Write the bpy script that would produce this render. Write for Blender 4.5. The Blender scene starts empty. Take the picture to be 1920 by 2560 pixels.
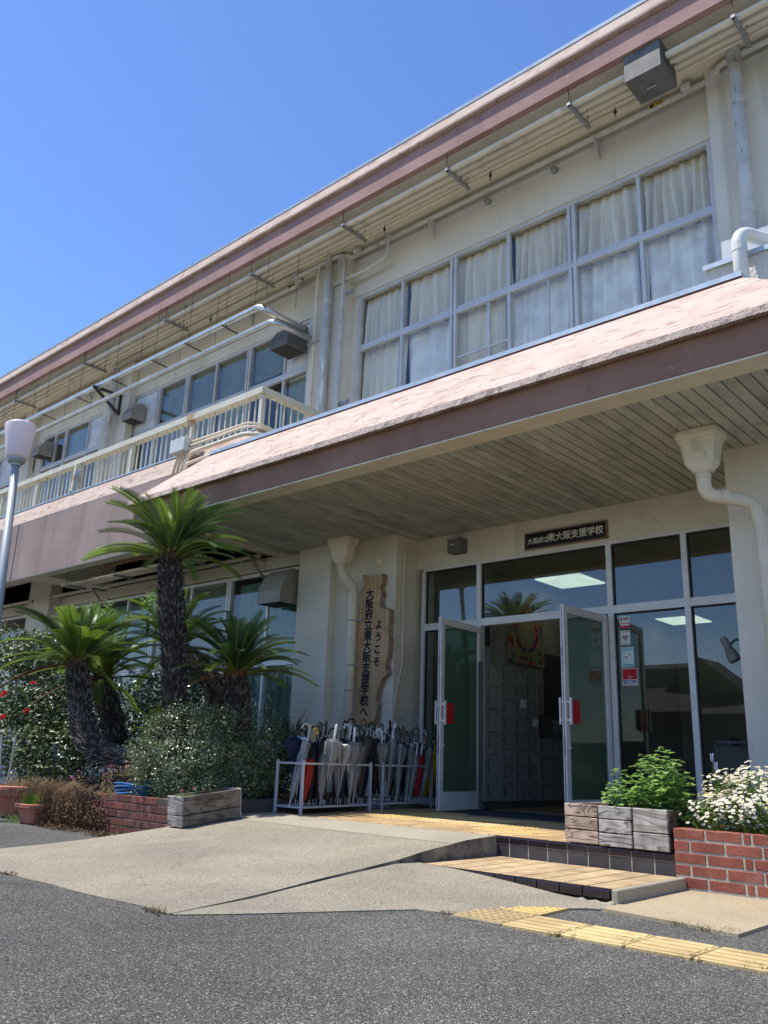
import bpy, math, random
import numpy as np
from mathutils import Vector, Matrix, Euler, Quaternion
random.seed(7); rng=np.random.default_rng(11)
C=bpy.context.scene.collection
S=bpy.context.scene
PI=math.pi
def R(a): return math.radians(a)

# ------------------------------------------------------------------ camera
FPX=2104.08; H=0.76
CAMP=np.array([0.0,0.0,H])
yaw,pitch,roll=-0.735456931,0.286475268,0.0349936288
def cam_rows():
    cy,sy=math.cos(yaw),math.sin(yaw); cp,sp=math.cos(pitch),math.sin(pitch)
    fwd=np.array([sy*cp,cy*cp,sp]); right=np.array([cy,-sy,0]); up=np.cross(right,fwd)
    cr,sr=math.cos(roll),math.sin(roll)
    return np.array([cr*right+sr*up, -(-sr*right+cr*up), fwd])
MR=cam_rows()
def ray(x,y): return MR.T@np.array([(x-960)/FPX,(y-1280)/FPX,1.0])
def onZ(x,y,z): d=ray(x,y); return Vector(CAMP+(z-H)/d[2]*d)
def onY(x,y,Y): d=ray(x,y); return Vector(CAMP+Y/d[1]*d)
def onX(x,y,X): d=ray(x,y); return Vector(CAMP+X/d[0]*d)
cam=bpy.data.cameras.new('camera'); camo=bpy.data.objects.new('camera',cam); C.objects.link(camo)
cam.sensor_fit='HORIZONTAL'; cam.sensor_width=36; cam.lens=36*FPX/1920
cam.clip_start=.05; cam.clip_end=2000
r_,d_,f_=MR
camo.matrix_world=Matrix(((r_[0],-d_[0],-f_[0],0),(r_[1],-d_[1],-f_[1],0),(r_[2],-d_[2],-f_[2],H),(0,0,0,1)))
S.camera=camo
# ------------------------------------------------------------------ light
SUN=Vector((-.37,-.27,1)).normalized()
W=bpy.data.worlds.new('World'); S.world=W; W.use_nodes=True
nt=W.node_tree; bg=nt.nodes['Background']; sky=nt.nodes.new('ShaderNodeTexSky'); sky.sky_type='NISHITA'
sky.sun_disc=False; sky.sun_elevation=math.asin(SUN.z); sky.sun_rotation=math.atan2(SUN.x,SUN.y)%(2*PI)
sky.air_density=1.0; sky.dust_density=.1; sky.ozone_density=4.0; sky.altitude=0
hs=nt.nodes.new('ShaderNodeHueSaturation'); hs.inputs['Saturation'].default_value=1.13; hs.inputs['Hue'].default_value=.509; hs.inputs['Value'].default_value=.72; nt.links.new(sky.outputs[0],hs.inputs['Color']); nt.links.new(hs.outputs[0],bg.inputs[0]); bg.inputs[1].default_value=.15
sl=bpy.data.lights.new('sun','SUN'); sl.energy=2.95; sl.angle=R(.5); sl.color=(1,.955,.88)
so=bpy.data.objects.new('sun',sl); C.objects.link(so); so.rotation_euler=SUN.to_track_quat('Z','Y').to_euler(); so.location=(-6,-6,18)
S.view_settings.view_transform='Standard'; S.view_settings.look='None'; S.view_settings.gamma=1
S.view_settings.exposure=1.08
try: S.view_settings.use_curve_mapping=False
except: pass

# ------------------------------------------------------------------ materials
MATS={}
def node(nt,t,**kw):
    n=nt.nodes.new(t)
    for k,v in kw.items(): setattr(n,k,v)
    return n
def M(name,c1,c2=None,sc=4,rough=.8,bump=0,bsc=80,metal=0,c3=None,sc3=.7,f3=.6,spec=.3,st=(1,1,1),st3=(1,1,1),rmp=(.35,.65),rmp3=(.5,.7),orand=0,transl=0,det=4,bd=.01,emit=0,c4=None,sc4=2,st4=(1,1,1),rmp4=(.6,.7),f4=.6,wave=None,spk=None,alpha=1,coat=0,crack=None):
    m=bpy.data.materials.new(name); m.use_nodes=True; nt=m.node_tree; nt.nodes.clear(); L=nt.links.new
    out=node(nt,'ShaderNodeOutputMaterial'); p=node(nt,'ShaderNodeBsdfPrincipled'); geo=node(nt,'ShaderNodeNewGeometry')
    def noise(scale,stretch,det=4,dist=0):
        mp=node(nt,'ShaderNodeMapping'); mp.inputs['Scale'].default_value=stretch; L(geo.outputs['Position'],mp.inputs[0])
        if orand:
            oi=node(nt,'ShaderNodeObjectInfo'); ad=node(nt,'ShaderNodeVectorMath',operation='SCALE'); cx=node(nt,'ShaderNodeCombineXYZ')
            L(oi.outputs['Random'],cx.inputs[0]); L(oi.outputs['Random'],cx.inputs[1]); L(cx.outputs[0],ad.inputs[0]); ad.inputs['Scale'].default_value=37.0
            L(ad.outputs[0],mp.inputs['Location'])
        n=node(nt,'ShaderNodeTexNoise'); n.inputs['Scale'].default_value=scale; n.inputs['Detail'].default_value=det; n.inputs['Distortion'].default_value=dist
        L(mp.outputs[0],n.inputs['Vector']); return n
    def ramp(src,a,b):
        mr=node(nt,'ShaderNodeMapRange'); mr.interpolation_type='SMOOTHSTEP'; mr.inputs[1].default_value=a; mr.inputs[2].default_value=b; L(src,mr.inputs[0]); return mr.outputs[0]
    def mix(fac,a,b,k=1):
        mx=node(nt,'ShaderNodeMix',data_type='RGBA')
        if k!=1:
            mm=node(nt,'ShaderNodeMath',operation='MULTIPLY'); L(fac,mm.inputs[0]); mm.inputs[1].default_value=k; fac=mm.outputs[0]
        L(fac,mx.inputs['Factor'])
        for v,s in ((a,'A'),(b,'B')):
            sk=[i for i in mx.inputs if i.name==s and i.type=='RGBA'][0]
            if isinstance(v,tuple): sk.default_value=(*v,1)
            else: L(v,sk)
        return [o for o in mx.outputs if o.type=='RGBA'][0]
    col=None
    if c2 is None: c2=tuple(min(1,v*.82) for v in c1)
    n=noise(sc,st,det); col=mix(ramp(n.outputs['Fac'],*rmp),c1,c2)
    if c3: n3=noise(sc3,st3,5,.6); col=mix(ramp(n3.outputs['Fac'],*rmp3),col,c3,f3)
    if c4: n4=noise(sc4,st4,6,1.2); col=mix(ramp(n4.outputs['Fac'],*rmp4),col,c4,f4)
    if crack:
        vo=node(nt,'ShaderNodeTexVoronoi'); vo.feature='DISTANCE_TO_EDGE'; vo.inputs['Scale'].default_value=crack[0]
        nd=noise(3.5,(1,1,1),4); va=node(nt,'ShaderNodeVectorMath',operation='MULTIPLY_ADD'); L(nd.outputs['Color'],va.inputs[0]); va.inputs[1].default_value=(.5,.5,.5); L(geo.outputs['Position'],va.inputs[2]); L(va.outputs[0],vo.inputs['Vector'])
        mk=node(nt,'ShaderNodeMapRange'); mk.inputs[1].default_value=0; mk.inputs[2].default_value=crack[1]; mk.inputs[3].default_value=1; mk.inputs[4].default_value=0; L(vo.outputs['Distance'],mk.inputs[0])
        nm=noise(.9,(1,1,1),2); mm_=node(nt,'ShaderNodeMath',operation='MULTIPLY'); L(mk.outputs[0],mm_.inputs[0]); L(ramp(nm.outputs['Fac'],.46,.54),mm_.inputs[1]); col=mix(mm_.outputs[0],col,crack[2],crack[3])
    h=None
    if spk:  # speckle aggregate: (scale, list of (pos,color))
        v=node(nt,'ShaderNodeTexVoronoi'); v.inputs['Scale'].default_value=spk[0]; L(geo.outputs['Position'],v.inputs['Vector'])
        sp=node(nt,'ShaderNodeSeparateColor'); L(v.outputs['Color'],sp.inputs[0])
        cr=node(nt,'ShaderNodeValToRGB'); cr.color_ramp.interpolation='CONSTANT'
        e=cr.color_ramp.elements; e[0].position=0; e[0].color=(*spk[1][0][1],1); e[1].position=spk[1][1][0]; e[1].color=(*spk[1][1][1],1)
        for q in spk[1][2:]:
            ne=e.new(q[0]); ne.color=(*q[1],1)
        L(sp.outputs[0],cr.inputs[0])
        mx=node(nt,'ShaderNodeMix',data_type='RGBA',blend_type='MULTIPLY'); mx.inputs['Factor'].default_value=spk[2]
        ia=[i for i in mx.inputs if i.type=='RGBA']; L(col,ia[0]); L(cr.outputs[0],ia[1]); col=[o for o in mx.outputs if o.type=='RGBA'][0]
        h=v.outputs['Distance']
    if orand:
        oi=node(nt,'ShaderNodeObjectInfo'); hs=node(nt,'ShaderNodeHueSaturation'); mr=node(nt,'ShaderNodeMapRange'); mr.inputs[3].default_value=1-orand; mr.inputs[4].default_value=1+orand
        L(oi.outputs['Random'],mr.inputs[0]); L(mr.outputs[0],hs.inputs['Value']); L(col,hs.inputs['Color']); col=hs.outputs[0]
    L(col,p.inputs['Base Color']); p.inputs['Roughness'].default_value=rough; p.inputs['Metallic'].default_value=metal
    p.inputs['Specular IOR Level'].default_value=spec
    if coat: p.inputs['Coat Weight'].default_value=coat; p.inputs['Coat Roughness'].default_value=.15
    if bump or wave:
        b=node(nt,'ShaderNodeBump'); b.inputs['Strength'].default_value=bump or .6; b.inputs['Distance'].default_value=bd
        if wave: # (axis,scale,profile)
            wv=node(nt,'ShaderNodeTexWave'); wv.wave_type='BANDS'; wv.bands_direction=wave[0]; wv.inputs['Scale'].default_value=wave[1]; wv.wave_profile=wave[2]
            if len(wave)>3: wv.inputs['Distortion'].default_value=wave[3]
            L(geo.outputs['Position'],wv.inputs['Vector']); L(wv.outputs['Fac'],b.inputs['Height'])
        else:
            nb=noise(bsc,(1,1,1),3); 
            if h is not None and spk[3]:
                ma=node(nt,'ShaderNodeMath',operation='SUBTRACT'); L(nb.outputs['Fac'],ma.inputs[0]); L(h,ma.inputs[1]); L(ma.outputs[0],b.inputs['Height'])
            else: L(nb.outputs['Fac'],b.inputs['Height'])
        L(b.outputs[0],p.inputs['Normal'])
    sh=p.outputs[0]
    if transl:
        t=node(nt,'ShaderNodeBsdfTranslucent'); L(col,t.inputs[0]) ; ms=node(nt,'ShaderNodeMixShader'); ms.inputs[0].default_value=transl
        L(sh,ms.inputs[1]); L(t.outputs[0],ms.inputs[2]); sh=ms.outputs[0]
    if alpha<1:
        t=node(nt,'ShaderNodeBsdfTransparent'); ms=node(nt,'ShaderNodeMixShader'); ms.inputs[0].default_value=alpha
        L(t.outputs[0],ms.inputs[1]); L(sh,ms.inputs[2]); sh=ms.outputs[0]
    if emit: 
        L(col,p.inputs['Emission Color']); p.inputs['Emission Strength'].default_value=emit
    L(sh,out.inputs[0]); MATS[name]=m; return m
def GLASS(name,tint,ior=1.5,k=1.0,rough=0.0,body=None,bodyf=0.0):
    m=bpy.data.materials.new(name); m.use_nodes=True; nt=m.node_tree; nt.nodes.clear(); L=nt.links.new
    out=node(nt,'ShaderNodeOutputMaterial'); fr=node(nt,'ShaderNodeFresnel'); fr.inputs[0].default_value=ior
    g=node(nt,'ShaderNodeBsdfGlossy'); g.inputs['Roughness'].default_value=rough; t=node(nt,'ShaderNodeBsdfTransparent'); t.inputs[0].default_value=(*tint,1)
    base=t.outputs[0]
    if body:
        d=node(nt,'ShaderNodeBsdfDiffuse'); d.inputs[0].default_value=(*body,1); mb=node(nt,'ShaderNodeMixShader'); mb.inputs[0].default_value=bodyf
        L(base,mb.inputs[1]); L(d.outputs[0],mb.inputs[2]); base=mb.outputs[0]
    gg=node(nt,'ShaderNodeNewGeometry'); sb=node(nt,'ShaderNodeMath',operation='SUBTRACT'); sb.inputs[0].default_value=k; sk=node(nt,'ShaderNodeMath',operation='MULTIPLY'); sk.inputs[1].default_value=k; L(gg.outputs['Backfacing'],sk.inputs[0]); L(sk.outputs[0],sb.inputs[1])
    mu=node(nt,'ShaderNodeMath',operation='MULTIPLY'); mu.use_clamp=True; L(sb.outputs[0],mu.inputs[1]); L(fr.outputs[0],mu.inputs[0])
    ms=node(nt,'ShaderNodeMixShader'); L(mu.outputs[0],ms.inputs[0]); L(base,ms.inputs[1]); L(g.outputs[0],ms.inputs[2]); L(ms.outputs[0],out.inputs[0])
    MATS[name]=m; return m

M('stucco',(.75,.69,.58),(.68,.625,.52),sc=1.2,bump=.8,bsc=45,bd=.015,c3=(.50,.445,.34),sc3=.8,f3=.4,st3=(1,1,.3),rough=.9,c4=(.42,.37,.28),sc4=2.0,st4=(1.8,1.8,.10),rmp4=(.58,.78),f4=.45,crack=(.55,.004,(.30,.26,.20),.6))
M('stucco_smooth',(.71,.655,.555),(.64,.59,.495),sc=.8,bump=.25,bsc=30,c3=(.48,.425,.33),sc3=1.1,f3=.35,st3=(1,1,.25),rough=.88,c4=(.42,.365,.275),sc4=2.4,st4=(1.6,1.6,.09),rmp4=(.56,.75),f4=.45)
M('stucco_white',(.72,.70,.64),(.62,.60,.54),sc=3,bump=1.0,bsc=45,bd=.03,rough=.9)
M('soffit_paint',(.76,.69,.56),(.68,.62,.50),sc=.9,bump=.1,bsc=10,c3=(.52,.46,.35),sc3=1.3,f3=.45,rough=.9)
M('pink',(.53,.405,.33),(.57,.45,.375),sc=2.5,bump=.4,bsc=70,c3=(.43,.30,.235),sc3=2.6,st3=(1,1.2,1.8),rmp3=(.46,.70),f3=.65,c4=(.28,.18,.14),sc4=5.5,st4=(.6,3.2,3.4),rmp4=(.57,.635),f4=.65,rough=.85,crack=(.8,.006,(.16,.10,.08),.8))
M('pink_rough',(.42,.33,.285),(.58,.47,.40),sc=34,bump=1,bsc=60,bd=.05,c3=(.16,.13,.11),sc3=6,rmp3=(.5,.62),f3=.65,rough=.95)
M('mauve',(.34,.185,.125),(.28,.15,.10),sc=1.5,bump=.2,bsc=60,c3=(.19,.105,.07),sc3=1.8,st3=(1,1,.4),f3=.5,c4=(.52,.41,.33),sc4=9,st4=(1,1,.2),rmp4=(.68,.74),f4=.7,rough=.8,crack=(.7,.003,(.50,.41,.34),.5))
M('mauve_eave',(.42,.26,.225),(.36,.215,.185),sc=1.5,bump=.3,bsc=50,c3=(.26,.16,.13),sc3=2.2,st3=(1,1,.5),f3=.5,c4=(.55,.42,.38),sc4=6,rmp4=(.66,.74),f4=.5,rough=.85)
M('mauve_grey',(.38,.285,.245),(.33,.245,.21),sc=1.3,bump=.5,bsc=60,bd=.015,c3=(.22,.165,.14),sc3=2.2,st3=(1,1,.12),f3=.6,rmp3=(.45,.7),rough=.9,crack=(.5,.005,(.15,.11,.10),.7))
M('flashing',(.50,.57,.62),(.42,.49,.54),sc=8,rough=.45,metal=.3,spec=.5,c3=(.33,.37,.40),sc3=3,f3=.5)
M('maroon',(.13,.035,.03),rough=.7)
M('cream_paint',(.66,.62,.49),(.60,.56,.44),sc=5,rough=.6,c3=(.42,.22,.09),sc3=3.2,st3=(1,1,.45),rmp3=(.62,.70),f3=.75)
M('cream_pipe',(.74,.66,.50),(.66,.59,.45),sc=3,rough=.6,c3=(.40,.33,.25),sc3=6,rmp3=(.6,.7),f3=.5)
M('grey_pipe',(.60,.59,.55),(.50,.48,.44),sc=4,rough=.55,c3=(.24,.20,.17),sc3=16,st3=(1,1,.5),rmp3=(.64,.68),f3=.7)
M('pvc',(.76,.68,.54),(.69,.615,.49),sc=3,rough=.5,c3=(.40,.34,.26),sc3=7,st3=(1.5,1.5,.6),rmp3=(.56,.72),f3=.5)
M('pvc_white',(.78,.77,.72),(.70,.69,.64),sc=3,rough=.45,c3=(.50,.47,.42),sc3=7,rmp3=(.6,.75),f3=.4)
M('silver',(.60,.60,.58),rough=.33,metal=.85,bump=.15,bsc=6)
M('galv',(.35,.35,.34),(.27,.27,.26),sc=14,rough=.5,metal=.6)
M('dark_iron',(.06,.055,.055),rough=.6,metal=.4)
M('hood_grey',(.17,.168,.16),(.13,.128,.12),sc=7,rough=.6,metal=.2)
M('beige_hood',(.34,.32,.28),rough=.5)
M('alu',(.70,.69,.67),(.64,.63,.61),sc=6,rough=.45,metal=.2,spec=.4)
M('alu_dark',(.25,.25,.25),(.2,.2,.2),rough=.5,metal=.6)
M('alu_blue',(.58,.58,.575),(.52,.52,.515),sc=5,rough=.45,metal=.15)
M('white_panel',(.72,.74,.76),rough=.5)
M('boards',(.51,.495,.40),(.41,.40,.33),sc=3.2,st=(3,.7,1),rmp=(.3,.7),rough=.85,c3=(.27,.265,.22),sc3=2.4,st3=(1,1,1),f3=.6,c4=(.62,.59,.50),sc4=4,rmp4=(.60,.75),f4=.45,orand=.13,bump=.15,bsc=30)
M('black_gap',(.025,.023,.02),rough=1)
M('curtain',(.84,.77,.62),(.74,.67,.53),sc=14,st=(1,1,.05),rough=.95)
M('curtain_white',(.88,.87,.84),rough=.95)
M('curtain_green',(.18,.32,.27),rough=.95,transl=.2)
M('blind',(.25,.32,.25),rough=.6)
M('room',(.35,.33,.28),rough=.9)
M('room_dark',(.06,.06,.055),rough=.9)
M('lobby_wall',(.30,.29,.23),rough=.85)
M('lobby_ceiling',(.30,.29,.21),rough=.9)
M('lobby_floor',(.20,.12,.06),rough=.5)
M('locker',(.27,.27,.24),rough=.5,orand=.05)
M('locker_dark',(.10,.10,.09),rough=.5)
M('paper',(.75,.75,.72),rough=.8)
M('poster',(.27,.23,.14),(.22,.18,.10),sc=3,rough=.8)
M('lamp_panel',(.80,.90,.70),rough=.5,emit=.5)
M('red',(.55,.02,.03),rough=.4); M('blue_print',(.03,.10,.35),rough=.4); M('teal_print',(.15,.5,.6),rough=.4); M('black',(.012,.012,.014),rough=.45)
M('sticker_white',(.8,.8,.78),rough=.4); M('sticker_pale',(.62,.78,.78),rough=.4); M('grey_print',(.3,.3,.3),rough=.5)
M('sign_black',(.012,.012,.02),rough=.25,spec=.5); M('sign_silver',(.80,.77,.66),rough=.5)
M('bark_wood',(.52,.35,.20),(.42,.27,.14),sc=5,st=(3,1,.6),rough=.75,c3=(.26,.16,.08),sc3=4,st3=(2.5,1,.6),rmp3=(.58,.70),f3=.6,bump=.4,bsc=18,c4=(.64,.50,.35),sc4=3,st4=(2,1,.5),rmp4=(.55,.72),f4=.5)
M('bark_edge',(.20,.13,.085),(.30,.21,.145),sc=20,rough=.95,bump=1,bsc=40)
M('ink',(.01,.012,.025),rough=.6)
M('asphalt',(1.0,.96,.88),(.80,.765,.70),sc=1.3,rough=.92,bump=.9,bsc=170,bd=.012,c3=(.66,.64,.60),sc3=.4,f3=.6,rmp3=(.4,.62),c4=(.60,.575,.54),sc4=1.7,rmp4=(.50,.68),f4=.55,spk=(185,[(0,(.07,.07,.068)),(.22,(.14,.139,.135)),(.5,(.20,.197,.19)),(.80,(.30,.29,.27)),(.955,(.66,.63,.57))],1.0,True),crack=(.35,.003,(.35,.34,.32),.7))
M('concrete',(.40,.35,.265),(.345,.305,.23),sc=1.6,rough=.92,bump=.6,bsc=90,bd=.012,c3=(.265,.24,.19),sc3=1.1,f3=.6,rmp3=(.42,.68),c4=(.45,.385,.265),sc4=1.4,rmp4=(.5,.75),f4=.45,spk=(170,[(0,(.60,.59,.57)),(.25,(.84,.83,.82)),(.6,(1,1,1)),(.93,(1.25,1.25,1.22))],1.0,True),crack=(.45,.0035,(.12,.10,.08),.6))
M('concrete_smooth',(.40,.355,.27),(.35,.31,.235),sc=2,rough=.9,bump=.3,bsc=120,c3=(.29,.26,.20),sc3=1.5,f3=.4,spk=(220,[(0,(.8,.79,.77)),(.5,(1,1,1)),(.95,(1.15,1.15,1.15))],1.0,False))
M('concrete_dirty',(.26,.23,.19),(.16,.14,.12),sc=6,rough=.95,bump=.6,bsc=70,c3=(.06,.055,.05),sc3=5,rmp3=(.45,.65),f3=.8)
M('pad',(.42,.345,.225),(.365,.30,.20),sc=2,rough=.9,bump=.3,bsc=90,c3=(.48,.365,.19),sc3=1.5,st3=(1,2,1),f3=.5,spk=(200,[(0,(.75,.74,.72)),(.4,(1,1,1)),(.95,(1.15,1.15,1.12))],1.0,False))
M('step_tile',(.58,.43,.24),(.47,.33,.18),sc=5,rough=.6,c3=(.30,.19,.11),sc3=3.6,rmp3=(.5,.68),f3=.6,orand=.12,wave=('Y',9,'SIN'),bump=.8,bd=.012,c4=(.38,.25,.13),sc4=30,st4=(.35,2.2,1),rmp4=(.52,.66),f4=.5)
M('floor_tile',(.55,.38,.19),(.44,.29,.14),sc=5,rough=.6,c3=(.30,.19,.11),sc3=2.6,rmp3=(.5,.7),f3=.5,orand=.14,wave=('Y',9,'SIN'),bump=.7,bd=.010,c4=(.36,.23,.12),sc4=30,st4=(.35,2.2,1),rmp4=(.52,.66),f4=.45)
M('tactile',(.62,.47,.22),(.54,.40,.19),sc=4,rough=.75,c3=(.40,.28,.13),sc3=5,rmp3=(.48,.7),f3=.6,orand=.08,bump=.35,bsc=120)
M('tactile_worn',(.42,.30,.14),(.34,.25,.13),sc=7,rough=.8,bump=.4,bsc=120)
M('tactile_lite',(.62,.43,.15),(.50,.36,.15),sc=9,rough=.7,bump=.3,bsc=120)
M('glazed',(.028,.018,.022),(.02,.014,.018),sc=7,rough=.12,spec=.6,orand=.15)
M('glazed_flat',(.06,.056,.06),(.045,.042,.046),sc=7,rough=.38,spec=.5,orand=.18,c3=(.12,.115,.11),sc3=4,rmp3=(.55,.7),f3=.35)
M('grout',(.46,.45,.38),(.36,.35,.29),sc=20,rough=.95,bump=.3)
M('brick',(.285,.09,.055),(.23,.07,.047),sc=12,rough=.78,orand=.2,bump=.4,bsc=90,c3=(.36,.18,.14),sc3=6,rmp3=(.58,.75),f3=.45,c4=(.15,.06,.045),sc4=9,rmp4=(.62,.75),f4=.5)
M('brick_old',(.20,.07,.045),(.15,.058,.045),sc=9,rough=.85,orand=.3,bump=.5,bsc=90,c3=(.19,.155,.135),sc3=5,rmp3=(.5,.72),f3=.6)
M('mortar',(.47,.435,.35),(.37,.34,.275),sc=25,rough=.95,bump=.5,bsc=60,c3=(.28,.25,.20),sc3=7,rmp3=(.5,.7),f3=.5)
M('mortar_dark',(.10,.085,.075),rough=.95,bump=.5,bsc=60)
M('soil',(.05,.035,.025),(.09,.065,.045),sc=20,rough=1,bump=1,bsc=50)
M('terracotta',(.52,.20,.12),(.46,.18,.11),sc=4,rough=.8,c3=(.38,.24,.18),sc3=6,rmp3=(.5,.7),f3=.5)
M('terracotta_dull',(.36,.19,.145),(.30,.17,.13),sc=5,rough=.85,c3=(.22,.15,.12),sc3=8,f3=.5)
M('lamp_glass',(.88,.78,.79),(.84,.74,.75),sc=3,rough=.35,transl=.3)
M('lamp_post',(.40,.43,.44),(.36,.385,.40),sc=2,rough=.5,metal=.2)
M('rack',(.52,.52,.54),(.46,.46,.48),sc=8,rough=.45)
M('hose',(.03,.16,.38),rough=.35,spec=.5)
M('ac_box',(.62,.64,.60),rough=.5)
M('yellow_label',(.75,.52,.05),rough=.5)
M('shingle',(.085,.08,.075),(.06,.057,.054),sc=6,rough=.8,wave=('Z',7,'SAW'),bump=.6,bd=.02)
M('house_wall',(.12,.13,.14),rough=.8)
# wood grain
def WOOD(name,c1,c2,ring,axis='X',seed=0,cut=.55):
    m=bpy.data.materials.new(name); m.use_nodes=True; nt=m.node_tree; nt.nodes.clear(); L=nt.links.new
    out=node(nt,'ShaderNodeOutputMaterial'); p=node(nt,'ShaderNodeBsdfPrincipled'); geo=node(nt,'ShaderNodeNewGeometry'); oi=node(nt,'ShaderNodeObjectInfo')
    mp=node(nt,'ShaderNodeMapping'); mp.inputs['Scale'].default_value=(1.6,7,9) if axis=='X' else (7,1.6,9)
    cx=node(nt,'ShaderNodeCombineXYZ'); mm=node(nt,'ShaderNodeMath',operation='MULTIPLY'); mm.inputs[1].default_value=50+seed; L(oi.outputs['Random'],mm.inputs[0])
    for i in range(3): L(mm.outputs[0],cx.inputs[i])
    L(cx.outputs[0],mp.inputs['Location']); L(geo.outputs['Position'],mp.inputs[0])
    n=node(nt,'ShaderNodeTexNoise'); n.inputs['Scale'].default_value=1.0; n.inputs['Detail'].default_value=2; n.inputs['Distortion'].default_value=.7; L(mp.outputs[0],n.inputs[0])
    m2=node(nt,'ShaderNodeMath',operation='MULTIPLY'); m2.inputs[1].default_value=ring; L(n.outputs['Fac'],m2.inputs[0])
    fr=node(nt,'ShaderNodeMath',operation='FRACT'); L(m2.outputs[0],fr.inputs[0])
    cr=node(nt,'ShaderNodeValToRGB'); e=cr.color_ramp.elements; e[0].position=0; e[0].color=(*c1,1); e[1].position=cut; e[1].color=(*[v*.85 for v in c1],1)
    a=e.new(.9); a.color=(*c2,1); b_=e.new(1.0); b_.color=(*c1,1)
    L(fr.outputs[0],cr.inputs[0])
    nb=node(nt,'ShaderNodeTexNoise'); nb.inputs['Scale'].default_value=9; nb.inputs['Detail'].default_value=6; L(geo.outputs['Position'],nb.inputs[0])
    mx=node(nt,'ShaderNodeMix',data_type='RGBA',blend_type='MULTIPLY'); mx.inputs['Factor'].default_value=1
    cr2=node(nt,'ShaderNodeValToRGB'); cr2.color_ramp.elements[0].position=.3; cr2.color_ramp.elements[0].color=(.45,.43,.42,1); cr2.color_ramp.elements[1].position=.62; cr2.color_ramp.elements[1].color=(1,1,1,1); L(nb.outputs['Fac'],cr2.inputs[0])
    ia=[i for i in mx.inputs if i.type=='RGBA']; L(cr.outputs[0],ia[0]); L(cr2.outputs[0],ia[1]); L([o for o in mx.outputs if o.type=='RGBA'][0],p.inputs['Base Color'])
    p.inputs['Roughness'].default_value=.85
    b=node(nt,'ShaderNodeBump'); b.inputs['Strength'].default_value=.4; b.inputs['Distance'].default_value=.004; L(cr.outputs[0],b.inputs['Height']); L(b.outputs[0],p.inputs['Normal'])
    L(p.outputs[0],out.inputs[0]); MATS[name]=m
WOOD('wood_pink',(.58,.45,.34),(.16,.09,.06),11)
WOOD('wood_grey',(.55,.515,.46),(.10,.085,.075),10,seed=9)
WOOD('wood_pale',(.56,.52,.45),(.26,.22,.18),9,seed=21)
WOOD('wood_old',(.27,.215,.155),(.10,.078,.055),6,axis='Y',seed=33)
WOOD('wood_side',(.20,.16,.09),(.05,.035,.02),8,axis='Y',seed=3)
# leaves
M('frond',(.17,.26,.03),(.10,.18,.022),sc=3,rough=.38,spec=.5,transl=.40,orand=.3)
M('frond_dark',(.045,.10,.025),(.03,.07,.02),sc=3,rough=.32,spec=.6,transl=.25,orand=.25)
M('rachis',(.16,.19,.04),rough=.5,orand=.2)
M('trunk',(.06,.046,.036),(.03,.023,.018),sc=30,rough=.95,bump=.5)
M('trunk_grey',(.22,.195,.165),(.11,.09,.075),sc=40,rough=.95)
M('fuzz',(.20,.09,.03),(.12,.05,.02),sc=20,rough=1,bump=1,bsc=50)
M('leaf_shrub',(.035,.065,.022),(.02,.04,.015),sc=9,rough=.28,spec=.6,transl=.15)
M('leaf_privet',(.20,.25,.11),(.09,.14,.05),sc=9,rough=.33,spec=.55,transl=.18,c3=(.22,.22,.13),sc3=40,rmp3=(.6,.7),f3=.6)
M('leaf_camellia',(.12,.16,.04),(.045,.08,.02),sc=7,rough=.42,spec=.5,transl=.15)
M('leaf_bright',(.33,.50,.15),(.22,.38,.09),sc=14,rough=.55,transl=.35)
M('leaf_daisy',(.16,.24,.035),(.08,.15,.02),sc=30,rough=.6,transl=.35)
M('leaf_cover',(.20,.20,.06),(.16,.07,.07),sc=22,rough=.7,transl=.3)
M('pink_flower',(.50,.13,.25),rough=.7,transl=.3)
M('dry',(.21,.125,.06),(.12,.07,.035),sc=18,rough=1)
M('grass',(.22,.34,.03),(.14,.25,.02),sc=20,rough=.6,transl=.35)
M('weed',(.10,.14,.03),(.16,.12,.05),sc=20,rough=.8,transl=.2)
M('petal',(.80,.78,.68),rough=.7,transl=.2); M('yolk',(.75,.55,.06),rough=.8)
M('stem',(.12,.10,.05),rough=.8)
M('red_flower',(.60,.02,.02),rough=.6,transl=.2)
M('hyacinth',(.35,.38,.6),rough=.7)
M('cane',(.10,.18,.05),rough=.6); M('stake',(.55,.52,.46),rough=.8)
M('mat',(.035,.045,.06),rough=.95,bump=.6,bsc=120)
M('vinyl',(.26,.265,.26),(.38,.38,.36),sc=30,st=(1,1,.15),rough=.2,spec=.7,alpha=.30)
M('vinyl_milky',(.24,.24,.225),(.38,.37,.34),sc=30,st=(1,1,.15),rough=.3,spec=.6,alpha=.5)
for n_,c_ in dict(cloth_black=(.012,.012,.015),cloth_navy=(.012,.018,.05),cloth_red=(.5,.012,.03),cloth_orange_red=(.48,.03,.015),cloth_yellow=(.75,.38,.02),cloth_brown=(.07,.055,.045),cloth_teal=(.02,.09,.10),cloth_grey=(.16,.17,.19),cloth_pink=(.45,.2,.25),cloth_white=(.62,.62,.62)).items(): M(n_,c_,rough=.6,bump=.2,bsc=40)
for n_,c_ in dict(h_white=(.80,.80,.80),h_black=(.012,.012,.012),h_beige=(.55,.50,.38),h_wood=(.42,.20,.07),h_teal=(.03,.12,.15),h_brown=(.10,.05,.03),h_yellow=(.75,.45,.05)).items(): M(n_,c_,rough=.3,spec=.5)
GLASS('glass',(.84,.89,.88),1.5,3.0)
GLASS('glass_win',(.985,.99,.98),1.5,1.7)
GLASS('glass_door',(.50,.66,.56),1.5,2.2,body=(.16,.24,.15),bodyf=.40)

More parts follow.
